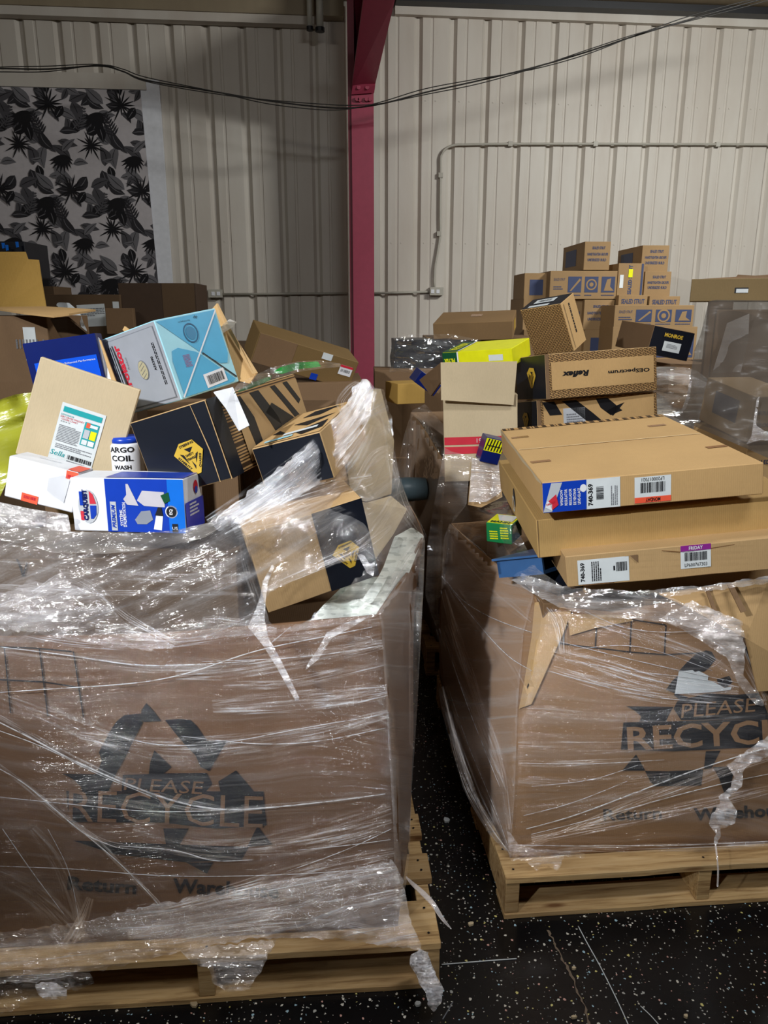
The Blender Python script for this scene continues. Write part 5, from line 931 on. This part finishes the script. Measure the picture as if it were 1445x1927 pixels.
bands(w1, tL, [(B_, 14, (-20, 1338), (60, 1384), (140, 1428), (230, 1470), (320, 1502), (420, 1520)), (B_, 10, (300, 1512), (400, 1526), (520, 1516), (640, 1506), (735, 1492)), (S_, 60, (-20, 1300), (80, 1340), (200, 1390), (320, 1420), (450, 1410), (600, 1385), (730, 1345)),
    (B_, 34, (150, 1385), (250, 1398), (360, 1402), (480, 1392), (600, 1376), (730, 1342)), (B_, 46, (400, 1330), (520, 1322), (640, 1312), (728, 1300)), (S_, 40, (0, 1225), (150, 1240), (300, 1256), (480, 1250), (640, 1220), (720, 1196)),
    (B_, 36, (330, 1270), (450, 1262), (580, 1240), (720, 1212)), (B_, 22, (420, 1290), (540, 1286), (660, 1262), (722, 1250)), (S_, 30, (0, 1500), (180, 1506), (360, 1530), (520, 1520)), (B_, 14, (-20, 1425), (50, 1480), (110, 1530), (180, 1580), (240, 1640), (300, 1700)),
    (B_, 12, (110, 1530), (200, 1585), (300, 1598), (380, 1612), (478, 1618)), (S_, 50, (250, 1560), (400, 1590), (560, 1570), (735, 1520)), (B_, 40, (440, 1600), (560, 1590), (660, 1570), (738, 1548)), (B_, 40, (420, 1680), (540, 1650), (650, 1625), (742, 1605)),
    (B_, 46, (300, 1720), (440, 1690), (600, 1665), (748, 1640)), (W_B, 40, (240, 1760), (400, 1735), (560, 1712), (660, 1700), (752, 1680)), (W_B, 26, (150, 1800), (300, 1772), (450, 1748), (620, 1738), (740, 1760), (790, 1784)), (S_, 70, (-20, 1640), (60, 1680), (140, 1760), (150, 1820)),
    (S_, 40, (60, 1560), (110, 1620), (140, 1700), (160, 1780)), (B_, 26, (170, 1690), (150, 1740), (110, 1800), (60, 1840)), (S_, 50, (500, 1200), (600, 1190), (720, 1170)), (B_, 22, (-20, 1180), (120, 1206), (250, 1214), (380, 1204), (480, 1190))], .022, 1.5)
g_ = depthf(topc)
bands(w2, g_, [(W_B, 46, (392, 985), (450, 952), (520, 905), (590, 850), (650, 785), (682, 722)), (W_B, 44, (420, 1000), (500, 950), (570, 905), (630, 850), (680, 790), (700, 735)), (S_, 60, (440, 1000), (520, 965), (600, 925), (660, 870), (700, 800)), (B_, 40, (470, 975), (560, 940), (640, 915), (700, 900)),
    (S_, 40, (470, 1000), (560, 985), (640, 960), (720, 940)), (B_, 24, (600, 1060), (680, 1020), (730, 960), (750, 900)), (S_, 30, (700, 740), (725, 800), (735, 880), (750, 950), (790, 1010)), (B_, 16, (740, 870), (760, 940), (785, 985), (800, 1012)), (B_, 18, (660, 930), (700, 860), (735, 840)),
    (B_, 14, (-20, 1102), (100, 1110), (250, 1116), (480, 1118)), (B_, 16, (495, 1112), (560, 1084), (640, 1050), (700, 1018), (735, 990)), (S_, 34, (-20, 1060), (150, 1075), (330, 1085), (470, 1075)), (B_, 30, (180, 1180), (300, 1196), (400, 1190), (490, 1160)), (B_, 34, (380, 1170), (440, 1178), (520, 1188)),
    (B_, 20, (-20, 1150), (60, 1120), (120, 1085), (180, 1110), (240, 1160), (330, 1212)), (S_, 26, (455, 1000), (462, 1060), (480, 1120), (500, 1170)), (B_, 18, (640, 1170), (720, 1120), (765, 1050), (795, 1010)), (W_B, 18, (655, 790), (640, 760), (655, 735), (672, 720))], .03)
# ---------------------------------------------------------------- stretch film, right bin
FR = ondepth(tR, .014, [(850, 985, 2.8), (831, 1200, 2.45), (872, 1485, 2.15), (925, 1570, 1.9), (958, 1610, 1.77), (1300, 1600, 1.81), (1060, 1110, 1.87), (1240, 1115, 1.84), (1400, 1200, 1.84), (900, 1025, 2.46), (1000, 1095, 2.0)])
w3 = gsheet('stretch_film', 'clear stretch film wrapped round the front of the right bin', [(985, 1180), (1000, 1120), (1060, 1135), (1130, 1148), (1200, 1145), (1290, 1150), (1390, 1168), (1396, 1200), (1400, 1240), (1396, 1270), (1415, 1300), (1450, 1330), (1490, 1345), (1490, 1600), (1300, 1603), (1100, 1608), (960, 1612), (965, 1500), (970, 1330)], FR, FILM, step=9, wr=.003, jag=6)
gsheet('stretch_film', 'clear stretch film on the aisle side of the right bin', [(846, 985), (900, 1028), (945, 1070), (1005, 1118), (985, 1190), (974, 1330), (968, 1500), (960, 1612), (920, 1570), (895, 1530), (870, 1482), (842, 1356), (829, 1218), (831, 1080), (836, 1010)], FR, film('film_side2', (.10, .45), .12, (.75, .73, .72), .6, sx=2, sy=22, rot=.75), step=8, wr=.003)
w4 = gsheet('stretch_film', 'film dome over the green box at the back left of the right bin', [(842, 1000), (855, 970), (890, 938), (930, 918), (950, 930), (975, 1000), (1010, 1070), (1060, 1104), (1062, 1118), (1000, 1110), (940, 1068), (900, 1030)], [(845, 990, 2.75), (930, 925, 2.55), (900, 1030, 2.44), (1000, 1100, 1.97), (1050, 1105, 1.88), (960, 1000, 2.15)], FILM_CLR, step=7, wr=.02, wf=30)
sheet('heavy_band', [(930, 1062), (985, 1080), (1040, 1098), (1080, 1106), (1200, 1112), (1330, 1102), (1470, 1080), (1470, 1094), (1330, 1112), (1250, 1122), (1290, 1136), (1392, 1166), (1396, 1200), (1340, 1190), (1230, 1168), (1120, 1160), (1050, 1142), (1000, 1116), (960, 1090)], [(950, 1070, 2.1), (1010, 1100, 1.94), (1060, 1105, 1.84), (1100, 1150, 1.81), (1450, 1085, 1.80), (1300, 1140, 1.78), (1392, 1170, 1.75)], film('film_band_right', (.15, .8), .25, (.86, .86, .88), 2.4, 3, 16, .1), w4, step=6, wr=.015, wf=40, jag=5)
sheet('torn_edge', [(1240, 1160), (1300, 1130), (1350, 1150), (1396, 1168), (1404, 1230), (1398, 1270), (1425, 1305), (1450, 1330), (1420, 1325), (1390, 1290), (1370, 1240), (1310, 1200)], [(1300, 1150, 1.76), (1400, 1250, 1.76)], film('film_torn', (.12, .75), .22, (.86, .84, .84), 3., 4, 16, .5), w3, step=5, wr=.02, wf=60, jag=7)
sheet('heavy_corner', [(955, 1560), (975, 1590), (1010, 1598), (1100, 1604), (1100, 1614), (1060, 1612), (1048, 1640), (1030, 1628), (1010, 1640), (990, 1622), (958, 1618)], [(960, 1600, 1.74), (1060, 1620, 1.73)], FILM_EDGE, w3, step=5, wr=.02, wf=60, jag=6)
sheet('film_rope', [(1470, 1370), (1470, 1400), (1430, 1432), (1400, 1445), (1396, 1480), (1370, 1500), (1388, 1528), (1384, 1548), (1356, 1560), (1354, 1578), (1348, 1592), (1344, 1590), (1346, 1568), (1334, 1552), (1338, 1532), (1356, 1512), (1352, 1500), (1374, 1480), (1382, 1462), (1367, 1440), (1390, 1422), (1430, 1395)], [(1440, 1400, 1.77), (1345, 1580, 1.76)], FILM_ROPE, w3, step=4, wr=.03, wf=70, jag=3)
SR = [(.0026, (990, 1560), (1080, 1535), (1200, 1490), (1300, 1452), (1400, 1420), (1470, 1400)), (.0018, (1000, 1570), (1120, 1540), (1260, 1500), (1380, 1470), (1470, 1452)), (.0014, (985, 1535), (1080, 1510), (1180, 1470)), (.0016, (1030, 1262), (1130, 1290), (1230, 1312), (1340, 1322)), (.0014, (1060, 1240), (1180, 1262), (1300, 1275), (1380, 1290)),
      (.0014, (1080, 1222), (1200, 1215), (1340, 1262)), (.0013, (975, 1436), (1100, 1438), (1250, 1430)), (.0016, (1045, 1205), (1150, 1232), (1280, 1262), (1390, 1285)), (.002, (834, 1085), (870, 1130), (930, 1165), (1000, 1190)), (.0018, (832, 1085), (880, 1150), (950, 1230), (1000, 1262)), (.0016, (960, 1590), (1100, 1592), (1300, 1590), (1460, 1582)), (.0016, (1100, 1150), (1170, 1180), (1250, 1190), (1330, 1185)),
      (.0014, (845, 1300), (880, 1400), (930, 1520), (955, 1590)), (.0014, (836, 1200), (880, 1330), (940, 1480)), (.0012, (1000, 1480), (1110, 1468), (1200, 1440))]
strands(w3, SR, tR, .02, None, 1.8)
bm = bmesh.new(); tube(bm, smoothline([at(1346, 1588, 1.75), at(1349, 1612, 1.70), at(1351, 1640, 1.69), at(1350, 1668, 1.69)], 5), .0025, 5); o = obj('film_tail', bm, FILM_ROPE, None, True); tag(o, 'thin film tail hanging over the right pallet front', 'film')
bands(w3, tR, [(B_, 20, (975, 1600), (1080, 1560), (1200, 1510), (1310, 1470), (1400, 1440), (1470, 1420)), (B_, 26, (1000, 1580), (1120, 1556), (1250, 1530), (1380, 1500), (1470, 1480)), (S_, 40, (980, 1520), (1100, 1510), (1250, 1480), (1400, 1440)), (W_B, 18, (965, 1604), (1100, 1598), (1250, 1594), (1480, 1586)),
    (B_, 34, (1040, 1225), (1140, 1255), (1250, 1285), (1390, 1300)), (B_, 30, (1040, 1260), (1150, 1292), (1260, 1312), (1400, 1322)), (S_, 50, (990, 1340), (1120, 1350), (1260, 1350), (1440, 1345)), (S_, 40, (975, 1400), (1120, 1402), (1300, 1398)), (B_, 24, (1120, 1170), (1220, 1200), (1320, 1235), (1392, 1280)), (B_, 20, (1240, 1160), (1320, 1190), (1390, 1240)),
    (B_, 18, (975, 1436), (1080, 1438), (1200, 1430)), (S_, 30, (975, 1470), (1100, 1475), (1260, 1460)), (S_, 40, (835, 1080), (880, 1150), (940, 1230), (985, 1300)), (S_, 50, (832, 1180), (870, 1280), (920, 1400), (960, 1500)), (B_, 22, (834, 1110), (860, 1200), (900, 1320), (940, 1440), (958, 1560)), (S_, 50, (838, 1290), (870, 1400), (910, 1500), (950, 1590)),
    (B_, 18, (848, 1380), (880, 1480), (925, 1560), (960, 1608)), (S_, 26, (850, 1010), (880, 1060), (940, 1120), (1000, 1170)), (B_, 26, (1010, 1120), (1050, 1170), (1060, 1230)), (B_, 30, (1330, 1110), (1380, 1170), (1402, 1230), (1440, 1320))], .022, 1.8)
# second row film
gsheet('stretch_film', 'dark film on the bulging aisle side of the second row bin', [(775, 772), (800, 760), (835, 800), (838, 870), (832, 1000), (826, 1100), (822, 1200), (800, 1130), (770, 1050), (748, 960), (743, 900), (760, 820)], ondepth(t3, .02, [(780, 790, 3.7), (835, 870, 3.05), (745, 900, 3.8), (800, 1100, 3.2)]), film('dark_film', (.08, .5), .16, (.5, .46, .42), 1, 8, 3, .1), step=8, wr=.01)
gsheet('stretch_film', 'grey film at the near corner of the second row bin', [(836, 842), (850, 850), (905, 862), (884, 870), (878, 950), (850, 985), (838, 1010), (832, 1090), (826, 1200), (800, 1120), (805, 1020), (820, 930)], [(840, 850, 2.95), (880, 950, 2.93), (830, 1090, 3.0), (805, 1030, 3.06)], film('grey_corner_film', (.15, .5), .10, (.62, .58, .55), 1, 2.5, 14, 1.0), step=7, wr=.02, wf=30)
# ---------------------------------------------------------------- small things on the floor
def onfloor(u, v, z=.002):
    d = ray(u, v); return EYEP+d*((z-EYE)/d.z)
def fl_line(name, label, pts, r, mat, cat):
    bm = bmesh.new(); tube(bm, smoothline([onfloor(u, v, r) for u, v in pts], 5), r, 5); o = obj(name, bm, mat, None, True); tag(o, label, cat)
fl_line('string', 'long white string running away to the bottom edge of the floor', ((1088, 1743), (1105, 1775), (1130, 1820), (1160, 1880), (1185, 1935)), .0014, PAPER, 'string')
fl_line('string', 'short white string lying beside the left pallet corner', ((831, 1815), (880, 1811), (930, 1807), (972, 1804)), .0014, PAPER, 'string')
fl_line('string', 'white string at the bottom edge right of centre', ((1205, 1893), (1225, 1912), (1245, 1935)), .0012, PAPER, 'string')
fl_line('string', 'short dull string near the crumpled film tail', ((833, 1918), (845, 1898), (852, 1885)), .0014, GREY, 'string')
crk = plain('crack_dirt', srgb(120, 104, 88), .9)
P = [(1030, 1750), (1042, 1772), (1056, 1800), (1075, 1835), (1088, 1868), (1102, 1900), (1112, 1935)]
V = []; Fs = []; rg = random.Random(5)
for i, p in enumerate(smoothline([(a, b_, 0) for a, b_ in P], 6)):
    j = rg.uniform(-2, 2); wd = rg.uniform(.6, 2.8); V += [onfloor(p.x+j-wd, p.y, .0012), onfloor(p.x+j+wd, p.y, .0012)]
    if i: k = 2*i; Fs.append((k-2, k-1, k+1, k))
o = raw('floor_crack', V, Fs, crk); tag(o, kind='structure'); o.name = 'trim_6'
rg = random.Random(11)
for k, (u, v, s, lab) in enumerate(((840, 1543, 9, 'small white paper crumb on the dark aisle floor'), (887, 1738, 8, 'pale wood chip in the aisle near the right pallet corner'), (787, 1889, 9, 'white crumb under the crumpled film tail'), (1079, 1822, 5, 'tan chip left of the floor crack'), (1080, 1914, 6, 'tan chip by the crack at the bottom edge'), (1290, 1912, 7, 'grey crumb near the bottom right'), (365, 1890, 12, 'bent wood splinter in front of the left pallet'))):
    pts = [onfloor(u+s*math.cos(a)*rg.uniform(.5, 1), v+s*.6*math.sin(a)*rg.uniform(.5, 1), .005) for a in [i*1.05 for i in range(6)]]
    o = prism('floor_crumb', pts, .006, PAPER if 'white' in lab else K_GREY, None, Vector((0, 0, 1))); tag(o, lab, 'debris')
drape('pen_mark', [[(30, 1052), (33, 1052), (41, 1070), (44, 1085), (41, 1085), (38, 1072)], [(56, 1042), (58, 1043), (51, 1062), (45, 1086), (42, 1084), (49, 1060)]], bvh(inner), INK, None, .004, 30, 1.5).parent = inner
q = [c for c in inner.children if c.name.startswith('pen_mark')][0]; q.matrix_parent_inverse = (Matrix.Translation(inner.location) @ inner.rotation_euler.to_matrix().to_4x4()).inverted()
